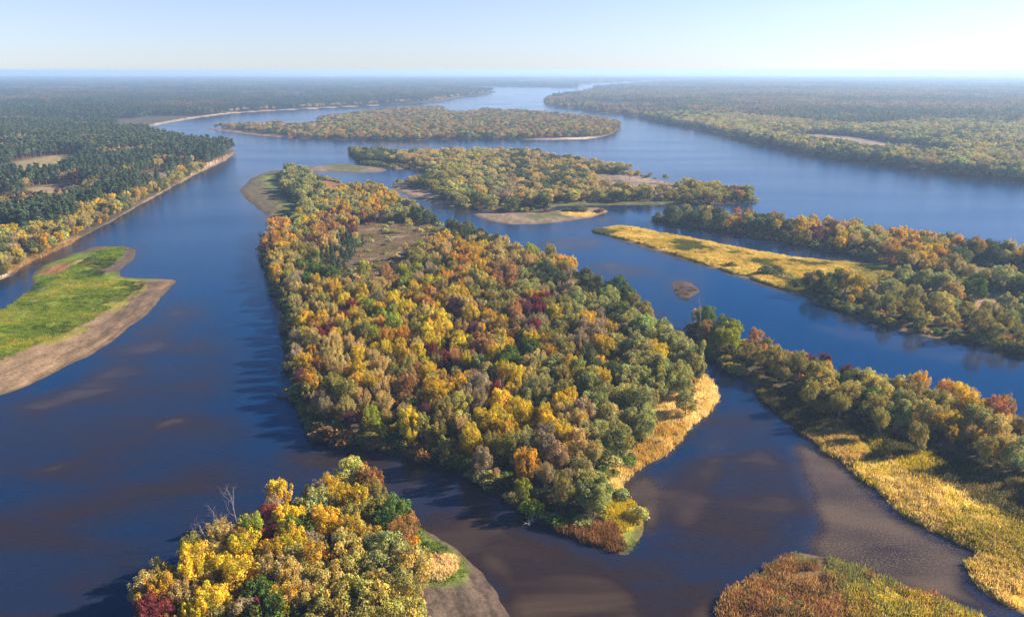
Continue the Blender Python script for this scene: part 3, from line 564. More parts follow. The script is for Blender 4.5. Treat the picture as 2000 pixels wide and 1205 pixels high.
# ------------------------------------------------------------------ colours of the foliage
TINT = {'yellow': (.68, .5, .035), 'gold': (.62, .41, .035), 'orange': (.6, .33, .04), 'tan': (.54, .405, .13), 'taupe': (.4, .3, .155), 'crimson': (.25, .05, .05), 'rust': (.42, .225, .075),
        'olive': (.34, .29, .07), 'lime': (.36, .38, .04), 'green': (.12, .17, .035), 'sage': (.37, .36, .115), 'syel': (.5, .42, .1), 'dark': (.12, .14, .05), 'pine': (.095, .135, .07), 'plum': (.16, .06, .07)}
FORM_OF = {'yellow': 'round', 'gold': 'round', 'orange': 'round', 'tan': 'feathered', 'taupe': 'feathered', 'crimson': 'round', 'rust': 'round', 'olive': 'round', 'lime': 'round', 'green': 'willow',
           'sage': 'willow', 'syel': 'willow', 'dark': 'willow', 'pine': 'pine', 'plum': 'feathered'}
HINTS = """700,362,olive 743,382,gold 700,388,sage 653,414,gold 613,428,gold 575,425,sage 706,414,plum 740,408,orange 772,408,sage 647,437,plum 557,446,orange 534,463,orange 517,478,plum 549,486,gold
592,457,olive 598,472,plum 630,457,rust 653,478,tan 590,492,olive 575,507,tan 688,478,pine 708,472,pine 650,507,pine 668,498,pine 537,524,tan 537,536,orange 560,539,olive 615,533,green 711,530,lime 793,486,tan 801,504,olive
865,486,tan 900,478,gold 920,490,gold 836,422,dark 880,440,dark 930,440,dark 915,446,dark 945,446,dark 798,437,olive 906,515,orange 926,530,gold 857,521,dark 816,542,taupe 801,550,lime 810,568,gold 755,536,rust 770,591,yellow 819,594,orange 854,606,yellow
735,571,tan 653,565,gold 601,574,tan 572,562,taupe 595,609,olive 587,635,yellow 630,632,gold 691,617,yellow 668,614,crimson 648,646,crimson 749,620,lime 787,635,tan 857,646,yellow 752,664,orange 790,658,orange 894,664,yellow 581,667,taupe 653,664,tan 697,684,tan 929,684,rust
582,622,tan 810,622,olive 837,647,yellow 755,680,yellow 817,687,yellow 890,662,gold 870,692,crimson 890,702,rust 912,707,yellow 970,700,yellow 620,715,orange 660,682,tan 700,700,gold 740,720,tan 662,727,tan 695,752,gold 650,750,olive 585,730,plum 800,750,rust 800,715,olive 780,735,olive
845,757,gold 895,755,yellow 937,760,taupe 967,760,crimson 745,770,tan 750,792,tan 707,785,tan 680,817,plum 705,817,crimson 727,817,lime 792,827,yellow 805,785,sage 900,787,syel 975,790,yellow 830,800,plum 870,812,olive 825,825,olive 905,835,tan 980,845,gold 922,865,yellow 715,857,olive 672,857,tan 635,795,taupe 612,825,olive 640,835,taupe
1065,670,gold 1071,690,orange 1112,676,olive 1135,673,taupe 1179,682,gold 1263,667,sage 1289,699,yellow 1324,673,sage 1335,717,sage 999,693,green 964,693,yellow 973,812,yellow 1007,737,yellow 1065,728,sage 1112,717,gold 1132,725,olive 1216,717,sage 1225,757,sage 1271,766,sage 1335,746,sage 1341,775,sage 1062,780,sage 1103,760,olive 1115,786,gold
1161,775,sage 1176,746,gold 1025,815,yellow 1074,830,yellow 1100,856,yellow 1103,810,tan 1126,859,tan 1170,830,sage 1170,862,sage 1234,812,sage 1263,812,sage 1030,914,orange 1086,902,taupe 1065,929,taupe 1147,931,sage 1161,963,sage 1097,952,olive 1051,984,lime 1089,992,tan 981,847,gold
1103,512,gold 1118,515,gold 1086,475,tan 964,449,dark 973,480,tan 1002,504,tan 920,524,gold 1028,513,tan 996,539,rust 1028,553,sage 1045,495,lime 1074,495,olive 1080,536,dark 1153,553,dark 1179,545,sage 1211,559,green 1185,577,sage 1095,565,taupe 1103,597,olive 1132,603,sage 1161,597,sage 970,594,olive 914,594,tan 1000,600,olive
1048,606,crimson 1030,600,plum 1007,614,rust 1086,617,gold 1147,629,gold 984,632,gold 935,640,plum 1040,630,taupe 973,650,rust 1240,655,sage 1179,635,taupe 1292,646,sage 1257,611,olive 1249,670,sage 1318,664,sage 1150,700,dark 1195,730,dark 1100,640,olive 1200,610,dark 1215,640,sage 950,720,sage 1020,770,sage 1030,850,sage 960,870,olive 1000,880,olive 940,900,taupe 860,870,olive 780,870,olive
637,910,gold 588,923,gold 686,930,syel 714,941,rust 728,958,olive 564,955,tan 540,972,gold 644,955,gold 697,983,gold 613,993,sage 497,990,gold 470,1000,tan 441,1000,tan 536,997,taupe 445,1039,crimson 490,1042,lime 529,1042,crimson 564,1021,yellow 599,1035,crimson 574,1042,green 634,1028,yellow 686,1039,gold 735,1000,olive 756,1018,green 777,1049,rust 410,1025,olive 431,1056,tan
473,1067,rust 473,1084,yellow 501,1084,crimson 529,1088,yellow 578,1060,yellow 609,1067,taupe 683,1081,syel 760,1074,sage 746,1116,sage 340,1084,yellow 375,1074,olive 385,1102,yellow 378,1130,yellow 417,1095,tan 445,1116,yellow 441,1126,crimson 466,1137,yellow 305,1123,olive 284,1158,tan 312,1165,gold 357,1172,tan 333,1172,crimson 417,1172,yellow 466,1175,crimson 504,1172,green 532,1123,tan
609,1102,orange 609,1126,syel 669,1126,syel 739,1158,syel 788,1158,olive 557,1186,gold 613,1186,syel 690,1175,syel 590,1180,tan 640,1150,syel
1406,616,plum 1446,623,yellow 1493,623,gold 1380,616,green 1433,656,lime 1476,656,rust 1556,640,gold 1596,663,yellow 1533,653,olive 1629,670,tan 1665,676,gold 1692,683,gold 1748,693,gold 1765,716,gold 1612,700,plum 1619,736,syel 1699,746,syel 1808,696,tan 1851,706,tan 1821,736,gold 1845,746,gold 1875,746,plum 1914,716,tan 1944,726,tan 1928,753,green 1981,772,crimson 1888,792,gold 1941,806,rust
1958,836,tan 1865,819,gold 1908,819,sage 1831,786,olive 1765,786,sage 1788,772,olive 1987,885,sage 1964,865,tan 1928,875,olive 1516,693,olive 1460,690,olive 1582,760,olive 1640,790,olive 1720,820,olive 1800,850,olive 1560,710,olive 1660,740,green
1380,415,olive 1440,418,rust 1475,418,olive 1506,418,rust 1548,418,olive 1566,440,gold 1615,425,olive 1671,436,rust 1611,467,plum 1646,464,gold 1674,474,tan 1716,432,orange 1755,446,orange 1702,485,sage 1804,443,olive 1818,467,orange 1860,450,rust 1902,471,orange 1954,460,orange 1930,485,dark 1800,499,gold 1755,495,rust 1860,509,olive 1895,534,tan 1811,548,sage 1839,551,sage 1902,569,green 1860,576,syel
1653,548,syel 1678,558,gold 1590,548,dark 1737,565,sage 1783,576,olive 1842,590,syel 1965,590,sage 1912,632,olive 1965,632,olive 1790,607,olive 1734,590,olive 1320,420,dark 1350,425,dark 1540,445,dark 1500,440,dark 1640,545,green 1615,552,green
760,298,dark 720,302,dark 728,316,dark 820,297,tan 900,300,tan 1000,300,tan 1080,305,tan 1000,318,dark 1010,335,dark 1100,330,dark 1050,325,tan 900,350,syel 1000,360,taupe 850,370,olive 900,388,sage 960,390,sage 1000,396,dark 1050,396,syel 1090,345,dark 1150,345,tan 1200,390,dark 1300,388,olive 1400,382,olive 1440,388,olive 1300,345,olive 1390,362,syel 1120,380,syel 840,330,dark 880,340,olive 950,340,sage
700,255,olive 1000,232,rust 900,252,dark 1100,240,rust 1150,255,tan 1000,256,sage 800,240,tan 760,215,sage 860,245,taupe 500,258,syel 560,262,tan 940,225,rust 1060,255,dark 880,225,dark 740,262,olive 650,260,olive
1510,640,tan 1550,655,gold 1580,665,yellow 1610,672,gold 1640,685,tan 1700,695,gold 1730,705,gold 1780,712,tan 1800,730,gold 1850,760,gold 1880,770,yellow 1900,800,gold 1850,790,syel
800,305,tan 850,300,tan 950,300,syel 1120,310,tan 1180,325,gold 1230,340,tan 930,370,tan 1050,365,tan 1080,380,tan 980,335,tan 1120,360,tan 860,315,syel 560,355,sage 590,360,sage 620,375,sage 590,385,sage 570,372,dark"""
hints = []
for q in HINTS.split():
    a, b, c = q.split(','); hints.append((float(a), float(b), c))
hx = np.array([h[0] for h in hints]); hy = np.array([h[1] for h in hints]); hc = [h[2] for h in hints]

# ------------------------------------------------------------------ where the trees stand
ISLES = {  # spacing, height range, zone of crowns
 'near_left': (3.5, (7.5, 12)), 'near_right': (4.9, (6.5, 11.5)), 'central': (4.6, (7, 12.2)), 'reed': (6.0, (8, 12.8)), 'middle': (6.6, (6.5, 11.5)), 'upper': (7.5, (7, 11))}
NOTREES = [gpoly(s, 2) for s in (
 "1150,445 1240,440 1400,470 1500,490 1640,512 1720,522 1800,546 1860,566 1800,574 1720,562 1640,590 1560,580 1440,545 1300,500",   # reed tongue
 "462,360 520,325 560,325 548,350 545,385 600,402 560,450 470,400", "605,345 680,355 640,395 610,395 625,370",
 "730,318 840,332 830,356 760,366 700,330", "870,398 1075,408 1070,420 960,420", "395,250 480,258 480,262 400,262")]
trees = []     # dicts
def hint_colour(px, py, scale):
    d = np.hypot(hx-px, (hy-py)*1.3)
    o = np.argsort(d)[:4]
    if d[o[0]] < 13*scale: c = hc[o[0]]
    else:
        w = 1/(d[o]+3)**(2.4 if py > 420 else .6); c = hc[o[rng.choice(4, p=w/w.sum())]]
        if c in ('orange', 'gold', 'yellow') and rng.uniform() < .36: c = rng.choice(['tan', 'olive', 'taupe', 'tan', 'syel'])
    return rng.choice(['taupe', 'tan', 'rust', 'olive', 'gold']) if c in ('crimson', 'plum') and rng.uniform() < .5 else c
def region_of(x, y):
    for k in ISLES:
        if in_px(np.array([x]), np.array([y]), land_g[k])[0]: return k
    return None
for (a, b, c) in hints:
    z = 6.8; x, y = to_ground(a, b, z); x = float(x); y = float(y); k = region_of(x, y)
    if k is None: continue
    lo, hi = ISLES[k][1]
    if k == 'central' and c == 'sage': hi -= 3; lo -= 1
    trees.append(dict(x=x, y=y, c=c, isle=k, h=(lo+(hi-lo)*rng.uniform(.55, 1))*(.78 if c in ('crimson', 'plum') else 1), hint=True))
cell = {}
for t in trees: cell.setdefault((int(t['x']//8), int(t['y']//8)), []).append((t['x'], t['y']))
for k, (spc, (lo, hi)) in ISLES.items():
    g = land_g[k]; x0, y0 = g.min(0); x1, y1 = g.max(0); y1 = min(y1, 2600); x0 = max(x0, -1800); x1 = min(x1, 1800)
    nx = int((x1-x0)/spc)+1; ny = int((y1-y0)/spc)+1
    ii, jj = np.meshgrid(np.arange(nx), np.arange(ny)); ii = ii.ravel(); jj = jj.ravel()
    x = x0+(ii+.5*(jj % 2)+rng.uniform(-.38, .38, len(ii)))*spc; y = y0+(jj+rng.uniform(-.38, .38, len(ii)))*spc
    px, py, dd = to_pix(x, y, 7)
    ok = (dd > 30) & (px > -350) & (px < 2350) & (py < 1420) & in_px(x, y, g)
    x, y, px, py = x[ok], y[ok], px[ok], py[ok]
    ok = (land_sdf(x, y) > 1.2) & ~covered(x, y)
    for q in NOTREES: ok &= ~in_px(x, y, q)
    x, y, px, py = x[ok], y[ok], px[ok], py[ok]
    shore = land_sdf(x, y)
    for i in range(len(x)):
        cx, cy_ = int(x[i]//8), int(y[i]//8)
        if any((x[i]-u)**2+(y[i]-v)**2 < (spc*.78)**2 for a in (-1, 0, 1) for b in (-1, 0, 1) for u, v in cell.get((cx+a, cy_+b), ())): continue
        c = hint_colour(px[i], py[i], 250/np.hypot(y[i], 100))
        if k == 'upper': c = rng.choice(['tan', 'olive', 'sage', 'rust', 'rust', 'dark', 'taupe', 'green', 'dark'])
        if k == 'near_right' and c in ('sage', 'dark', 'green') and rng.uniform() < .55: c = rng.choice(['gold', 'olive', 'tan', 'syel', 'yellow'])
        if k == 'reed' and c in ('rust', 'orange') and rng.uniform() < .5: c = rng.choice(['olive', 'sage', 'gold', 'green'])
        if k == 'middle' and c in ('gold', 'yellow', 'orange', 'syel') and rng.uniform() < .5: c = rng.choice(['olive', 'dark', 'taupe', 'sage'])
        hh = lo*.72+(hi-lo*.72)*rng.uniform(0, 1)
        if shore[i] < 4: hh *= rng.uniform(.6, .9)
        if k == 'reed' and py[i] > 535+(px[i]-1560)*.06: hh *= .68
        trees.append(dict(x=float(x[i]), y=float(y[i]), c=c, isle=k, h=float(hh), hint=False))
# grove on the mud spit
for q in range(46):
    a = rng.uniform(545, 635); b = rng.uniform(350, 397)
    if not in_px(np.array([a]), np.array([b]), P("548,352 590,350 625,362 636,378 625,392 590,396 560,388 550,372"))[0]: continue
    x, y = to_ground(a, b); trees.append(dict(x=float(x), y=float(y), c='sage' if rng.uniform() < .8 else 'dark', isle='central', h=rng.uniform(6, 9.5), hint=False))
for t in trees:
    t['px'], t['py'], t['d'] = [float(v) for v in to_pix(t['x'], t['y'], t['h']*.6)]
    t['size'] = t['h']/t['d']; t['seen'] = -20 < t['px'] < 2020 and t['py'] < 1235
    f = FORM_OF[t['c']]
    if f == 'round' and rng.uniform() < .22: f = 'feathered'
    elif f == 'feathered' and rng.uniform() < .25: f = 'round'
    t['form'] = f
N_TREE = 290
order = sorted([t for t in trees if t['seen']], key=lambda t: -t['size'])
solo = order[:N_TREE]
for t in solo: t['solo'] = True

def tint_of(c, v=.16):
    b = .94*np.array(TINT[c])*rng.uniform(1-v, 1+v)*(1+rng.normal(0, .05, 3)); return [float(max(.01, q)) for q in b]
BASEH = {'round': 15, 'feathered': 15, 'willow': 12, 'column': 16, 'pine': 18, 'bush': 3}
KEY = {'round': 'round_crown', 'feathered': 'feathered_crown', 'willow': 'willow_crown', 'column': 'column_crown', 'pine': 'pine_crown', 'bush': 'bush_foliage'}
WIDE = {'near_left': .95, 'near_right': .95, 'central': .88, 'reed': 1.0, 'middle': 1.4, 'upper': 1.25}
def plant(name, x, y, h, form, tint, wide=1.0, z=.5):
    me_c, me_t = PROTO[KEY[form]][rng.integers(len(PROTO[KEY[form]]))]
    r = bpy.data.objects.new(name, None); C.objects.link(r); r.empty_display_size = 1
    s = h/BASEH[form]; r.location = (x, y, z); r.rotation_euler = (0, 0, rng.uniform(0, 6.28)); r.scale = (s*wide*rng.uniform(.9, 1.1), s*wide*rng.uniform(.9, 1.1), s)
    a = link('trunk', me_t, r); b = link('foliage' if form == 'bush' else 'crown', me_c, r); b['tint'] = tint
    return r

# labels that single out each tree
CW = {'yellow': 'bright yellow', 'gold': 'golden', 'orange': 'orange', 'tan': 'tan', 'taupe': 'grey-brown', 'crimson': 'crimson', 'rust': 'rust-red', 'olive': 'olive', 'lime': 'lime-green', 'green': 'mid-green',
      'sage': 'grey-green', 'syel': 'yellow-green', 'dark': 'dark green', 'pine': 'blackish-green', 'plum': 'plum-brown'}
FW = {'round': 'round-crowned tree', 'feathered': 'half-bare tree', 'willow': 'billowy willow', 'pine': 'pine', 'column': 'narrow tree'}
def where(t):
    x, y, k = t['px'], t['py'], t['isle']
    if k == 'near_left': return "on foreground island " + ('left shore' if x < 430 and y < 1130 else 'right shore' if x > 690 else 'top end' if y < 1000 else 'centre' if y < 1110 else 'near end')
    if k == 'near_right': return "on right foreground bank " + ('tip' if x < 1500 else 'far shore' if y < 735 else 'marsh side' if y > 800 else 'middle')
    if k == 'central': return "on central island's " + ('left shore' if x < 600+max(0, y-760)*.9 else 'bottom shore' if y > 850 else 'right shore' if x > 1160 else 'meadow edge' if y < 560 else 'far half' if y < 640 else 'middle' if y < 740 else 'near half')
    if k == 'reed': return "on wooded bank behind golden reeds"
    return "on middle island"
allt = [t for t in trees if t['seen']]
ax = np.array([t['px'] for t in allt]); ay = np.array([t['py'] for t in allt])
hs = sorted(t['h'] for t in solo)
def size_word(t): return 'tall' if t['h'] > hs[int(len(hs)*.72)] else 'small' if t['h'] < hs[int(len(hs)*.28)] else 'medium'
for t in solo:
    t['l0'] = f"{CW[t['c']]} {FW[t['form']]} {where(t)}"
    t['sz'] = size_word(t)
    reach = 9*FOC/t['d']
    dx = ax-t['px']; dy = np.abs(ay-t['py'])
    def nb(sgn):
        s = np.where((dx*sgn > 3) & (dy < reach), dx*sgn+dy, 1e9); j = int(np.argmin(s))
        return CW[allt[j]['c']] if s[j] < reach*2.2 else None
    t['nl'], t['nr'] = nb(-1), nb(1)
def tier(t, k):
    if k == 0: return t['l0']
    if k == 1: return f"{t['sz']} {t['l0']}"
    L, Rr = t['nl'], t['nr']
    tail = ' beside water on left' if not L and Rr else ' beside water on right' if L and not Rr else ' standing clear' if not L else f" between two {L} trees" if L == Rr else f" between {L} and {Rr} trees"
    out_ = f"{t['sz']} {t['l0']}{tail}"
    return out_.replace(' trees', '').replace('between two', 'between') if len(out_.split()) > 15 else out_
left = list(solo)
for k in range(3):
    cnt = {}
    for t in left: cnt.setdefault(tier(t, k), []).append(t)
    nxt = []
    for lab, ts in cnt.items():
        if len(ts) == 1: ts[0]['label'] = lab
        else: nxt += ts
    left = nxt
cnt = {}
for t in left: cnt.setdefault(tier(t, 2), []).append(t)
ORD = ['nearest', 'second', 'third', 'fourth', 'fifth', 'sixth', 'seventh']
for lab, ts in cnt.items():
    ts.sort(key=lambda t: t['d'])
    for i, t in enumerate(ts): t['label'] = (ORD[min(i, 6)] if i < len(ts)-1 or len(ts) > 2 else 'farther')+' '+lab
NAME = {'round': 'broadleaf_tree', 'feathered': 'broadleaf_tree', 'willow': 'willow_tree', 'pine': 'pine_tree', 'column': 'willow_tree'}
GROUPS = {'near_left': 'trees on the foreground island', 'near_right': 'trees on the right foreground bank', 'central': 'trees on the large central island', 'reed': 'trees on the bank behind the reeds', 'middle': 'trees on the middle island'}
for t in solo:
    o = plant(NAME[t['form']], t['x'], t['y'], t['h'], t['form'], tint_of(t['c']), WIDE[t['isle']])
    tag(o, t['label'], 'tree', GROUPS.get(t['isle'], 'trees on the islands'))

# ------------------------------------------------------------------ woods: one object each, instanced trees
def scatter_tree():
    ng = bpy.data.node_groups.new('scatter_trees', 'GeometryNodeTree')
    ng.interface.new_socket('Geometry', in_out='INPUT', socket_type='NodeSocketGeometry'); ng.interface.new_socket('Geometry', in_out='OUTPUT', socket_type='NodeSocketGeometry')
    n = ng.nodes; l = ng.links; gi = n.new('NodeGroupInput'); go = n.new('NodeGroupOutput')
    ci = n.new('GeometryNodeCollectionInfo'); ci.inputs[0].default_value = protos_col; ci.inputs['Separate Children'].default_value = True; ci.inputs['Reset Children'].default_value = True
    ip = n.new('GeometryNodeInstanceOnPoints'); ip.inputs['Pick Instance'].default_value = True
    def at(nm, typ):
        a = n.new('GeometryNodeInputNamedAttribute'); a.data_type = typ; a.inputs[0].default_value = nm; return a.outputs[0]
    l.new(gi.outputs[0], ip.inputs['Points']); l.new(ci.outputs[0], ip.inputs['Instance'])
    l.new(at('form', 'INT'), ip.inputs['Instance Index']); l.new(at('turn', 'FLOAT_VECTOR'), ip.inputs['Rotation']); l.new(at('size', 'FLOAT_VECTOR'), ip.inputs['Scale'])
    l.new(ip.outputs[0], go.inputs[0])
    return ng
SCATTER = scatter_tree()
def wood(name, label, cat, rows):
    """rows: (x, y, z, form name, turn, (sx, sy, sz), tint)"""
    n = len(rows)
    me = bpy.data.meshes.new(name); me.vertices.add(n)
    me.vertices.foreach_set('co', np.array([r[0:3] for r in rows], np.float32).ravel())
    me.attributes.new('form', 'INT', 'POINT').data.foreach_set('value', np.array([IDX[r[3]] for r in rows], np.int32))
    me.attributes.new('turn', 'FLOAT_VECTOR', 'POINT').data.foreach_set('vector', np.array([(0, 0, r[4]) for r in rows], np.float32).ravel())
    me.attributes.new('size', 'FLOAT_VECTOR', 'POINT').data.foreach_set('vector', np.array([r[5] for r in rows], np.float32).ravel())
    me.attributes.new('tint', 'FLOAT_COLOR', 'POINT').data.foreach_set('color', rgba(np.array([r[6] for r in rows], np.float32)).ravel())
    o = link(name, me); m = o.modifiers.new('scatter', 'NODES'); m.node_group = SCATTER
    o['kind'] = 'stuff'; o['label'] = label; o['category'] = cat
    
    return o
def lod(d): return '_close' if d < 430 else '_distant' if d < 900 else '_faraway'
def row_for(x, y, h, form, tint, wide, d, z=.5):
    k = KEY[form]; s = h/BASEH[form]
    return (x, y, z, f'{k}_{words[rng.integers(FORMS[k][1])]}{lod(d)}', rng.uniform(0, 6.28), (s*wide*rng.uniform(.88, 1.12), s*wide*rng.uniform(.88, 1.12), s), tint)
rows = [row_for(t['x'], t['y'], t['h'], t['form'], tint_of(t['c']), WIDE[t['isle']], t['d']) for t in trees if not t.get('solo')]
wood('autumn_woodland', 'mixed autumn woodland of gold, tan and green trees over the islands and banks', 'woodland', rows)

under = []
for k in ('near_left', 'near_right', 'central', 'reed', 'middle'):
    g = land_g[k]; x0, y0 = g.min(0); x1, y1 = g.max(0); x0 = max(x0, -900); x1 = min(x1, 900)
    spc = 3.2 if k != 'middle' else 4.5
    nx = int((x1-x0)/spc)+1; ny = int((y1-y0)/spc)+1
    ii, jj = np.meshgrid(np.arange(nx), np.arange(ny)); ii = ii.ravel(); jj = jj.ravel()
    x = x0+(ii+rng.uniform(-.45, .45, len(ii)))*spc; y = y0+(jj+rng.uniform(-.45, .45, len(ii)))*spc
    px, py, dd = to_pix(x, y, 2); ok = (dd > 30) & (px > -300) & (px < 2300) & (py < 1420) & in_px(x, y, g); x, y = x[ok], y[ok]
    s = land_sdf(x, y); ok = (s > .3) & ~covered(x, y)
    for q in NOTREES[:1]: ok &= ~in_px(x, y, q)
    x, y, s = x[ok], y[ok], s[ok]; px, py, dd = to_pix(x, y, 2)
    for i in range(len(x)):
        if s[i] > 7 and rng.uniform() < .6: continue
        c = hint_colour(px[i], py[i], .5); c = rng.choice(['dark', 'olive', 'green', 'sage', 'rust', c])
        h = rng.uniform(1.6, 4.2); r_ = row_for(x[i], y[i], h, 'bush', tint_of(c, .25), rng.uniform(1, 1.5), dd[i], .3); under.append(r_)
for q in range(150):                                               # scattered shrubs on the open meadow
    a, b = rng.uniform(650, 890), rng.uniform(436, 590)
    if in_px(np.array([a]), np.array([b]), P("690,450 760,437 850,440 885,455 870,478 825,498 800,535 765,570 700,588 655,572 690,522 705,482"))[0]:
        x, y = to_ground(a, b); c = rng.choice(['olive', 'tan', 'sage', 'dark', 'syel']); under.append(row_for(float(x), float(y), rng.uniform(1.2, 3.8), 'bush', tint_of(c, .2), rng.uniform(.9, 1.4), 450, .5))
wood('undergrowth', 'low shrubs and undergrowth along the wooded shores and under the trees', 'undergrowth', under)

# west bank pines, shore trees, far woods
rows_p, rows_e, rows_f = [], [], []
def cut(x): return 1560+170*np.sin(x/173)+110*np.sin(x/61+1)      # ragged line where single trees give way to patches
def jgrid(x0, x1, y0, y1, spc):
    nx = int((x1-x0)/spc)+1; ny = int((y1-y0)/spc)+1
    ii, jj = np.meshgrid(np.arange(nx), np.arange(ny)); ii = ii.ravel(); jj = jj.ravel()
    return x0+(ii+.5*(jj % 2)+rng.uniform(-.4, .4, len(ii)))*spc, y0+(jj+rng.uniform(-.4, .4, len(ii)))*spc
def frame(x, y, z=10, lo=-200, hi=2200):
    px, py, d = to_pix(x, y, z); return (px > lo) & (px < hi) & (d > 20) & (py < 1300)
x, y = jgrid(-1500, 20, 260, 1840, 5.6)
m = frame(x, y) & in_px(x, y, land_g['west']) & (y < cut(x)); x, y = x[m], y[m]
s = land_sdf(x, y); m = (s > 1.2) & (~covered(x, y) | (s < 9) & (y < 900) & (y > 330)); x, y, s = x[m], y[m], s[m]
px, py, d = to_pix(x, y, 8)
nz = fbm(x, y, 90, 41); nz2 = fbm(x, y, 38, 43)
for i in range(len(x)):
    if py[i] < 252 and px[i] > 230: continue
    edge = s[i] < (22 if py[i] > 380 else 10) or (px[i] < 100 and py[i] > 440)
    if edge and px[i] < 440 and py[i] > 315:
        c = rng.choice(['gold', 'olive', 'tan', 'sage', 'olive', 'taupe', 'dark']); f = FORM_OF[c]; h = rng.uniform(6, 11)
        if s[i] < 4: h *= .7
    elif nz[i] > .16: c = rng.choice(['taupe', 'olive', 'pine', 'plum']); f = 'feathered' if rng.uniform() < .6 else 'pine'; h = rng.uniform(11, 15)
    elif nz2[i] > .24: c = rng.choice(['tan', 'gold', 'olive']); f = FORM_OF[c]; h = rng.uniform(8, 13)
    elif nz2[i] < -.27: continue
    else: c = 'pine'; f = 'pine'; h = rng.uniform(13, 18)
    rows_p.append(row_for(x[i], y[i], h, f, tint_of(c, .22), 1.15, d[i]))
wood('pine_forest', 'dark pine forest covering the left bank behind a row of golden shore trees', 'forest', rows_p)
x, y = jgrid(60, 1900, 620, 1840, 8.2)
m = frame(x, y) & in_px(x, y, land_g['east']) & (y < cut(x)); x, y = x[m], y[m]
s = land_sdf(x, y); m = (s > 2) & ~covered(x, y); x, y, s = x[m], y[m], s[m]; d = to_pix(x, y, 8)[2]
nz = fbm(x, y, 120, 47)
def east_colour(v):
    u = rng.uniform()+v*1.4
    return 'dark' if u < .18 else 'sage' if u < .55 else 'olive' if u < .75 else 'tan' if u < .9 else 'taupe'
for i in range(len(x)):
    if nz[i] < -.3 and s[i] > 20: continue
    c = east_colour(nz[i]); rows_e.append(row_for(x[i], y[i], rng.uniform(9, 16), FORM_OF[c], tint_of(c, .22), 1.3, d[i]))
# beyond 1500 m: patches, with single trees along the waterline
def far_tint(x, y, west):
    v = fbm(np.array([x]), np.array([y]), 420, 51)[0]+.7*fbm(np.array([x]), np.array([y]), 130, 52)[0]+rng.normal(0, .06)
    if west: c = (.08, .115, .065) if v < .16 else (.15, .14, .075) if v < .28 else (.19, .16, .1)
    else: c = (.13, .155, .075) if v < -.02 else (.2, .19, .085) if v < .14 else (.27, .215, .105)
    return [float(q*rng.uniform(.62, .95)) for q in c]
def patches(y0, y1, spc, kind, out):
    w = 1.05*y1
    x, y = jgrid(-w, w, y0, y1, spc); m = frame(x, y, 10, -150, 2150); x, y = x[m], y[m]
    s = land_sdf(x, y); fld = fbm(x, y, 800, 61)*.7+fbm(x, y/2.2, 260, 67)*.6; up_in = in_px(x, y, land_g['upper'])
    for i in range(len(x)):
        if up_in[i] or s[i] < -spc*.5 or (fld[i] > .15 and s[i] > 40): continue
        if y[i] < cut(x[i])-12: continue
        west = x[i] < 20+.02*y[i]
        if s[i] < spc*.62:
            if kind == 'wood_patch':
                for q in range(10):
                    xx = x[i]+rng.uniform(-.5, .5)*spc; yy = y[i]+rng.uniform(-.5, .5)*spc
                    edge.append((xx, yy, west))
            continue
        k = kind+('_pine' if west and kind == 'wood_patch' and rng.uniform() < .75 else '')
        out.append((x[i], y[i], .4, f'{k}_{words[rng.integers(4)]}', rng.integers(4)*1.5708, (1, 1, rng.uniform(.85, 1.15)), far_tint(x[i], y[i], west)))
edge = []
patches(1270, 3600, 40, 'wood_patch', rows_f); patches(3600, 11000, 92, 'wood_tract', rows_f)
ex = np.array([e[0] for e in edge]); ey = np.array([e[1] for e in edge]); es = land_sdf(ex, ey)
for i in range(len(ex)):
    if es[i] < 3 or ey[i] < cut(ex[i]): continue
    c = rng.choice(['tan', 'rust', 'olive', 'sage', 'dark']) if not edge[i][2] else rng.choice(['pine', 'pine', 'tan', 'taupe'])
    if region_of(ex[i], ey[i]): continue
    rows_e.append(row_for(ex[i], ey[i], rng.uniform(10, 15), FORM_OF[c], tint_of(c, .2), 1.3, 2000))
wood('riverside_forest', 'hazy rust and green forest along the far right bank of the river', 'forest', rows_e)
wood('distant_forest', 'blue hazy forest stretching to the horizon on both sides of the river', 'forest', rows_f)

# ------------------------------------------------------------------ reeds and grass
def cover_points(polys, dens, tall, gap=-.2):
    out = []
    for s_, c, wt, *not_in in polys:
        not_in = not_in[0] if not_in else None
        g = gpoly(s_, 3); x0, y0 = g.min(0); x1, y1 = g.max(0); spc = 1/math.sqrt(dens)
        x, y = jgrid(x0, x1, y0, y1, spc); m = in_px(x, y, g) & frame(x, y, 0, -250, 2250); x, y = x[m], y[m]
        s = land_sdf(x, y); m = s > .6; x, y, s = x[m], y[m], s[m]
        nz = fbm(x, y, 7, 71); nz2 = fbm(x, y, 18, 73); skip = np.zeros(len(x), bool)
        for p_ in not_in or (): skip |= in_px(x, y, gpoly(p_, 3))
        for i in range(len(x)):
            if nz[i] < gap: continue
            if not_in is not None and skip[i]: continue
            q = rng.uniform(.8, 1.2)*(1+nz2[i]*.8)
            if isinstance(c, list): cc = c[int(np.clip((nz2[i]*1.6+.5+rng.normal(0, .16))*len(c), 0, len(c)-1))]
            else: cc = c
            alt = np.array(cc)*q if nz2[i] > -.2 or wt == 0 else np.array((.2, .2, .04))*q
            z = .95*(1-math.exp(-s[i]/7))
            sc = rng.uniform(.7, 1.25)*(1+nz[i])
            out.append((x[i], y[i], z-.05, f"{'reed' if tall else 'low'}_tuft_{words[rng.integers(3 if tall else 2)]}", rng.uniform(0, 6.28), (1, 1, sc), [float(v) for v in alt]))
    return out
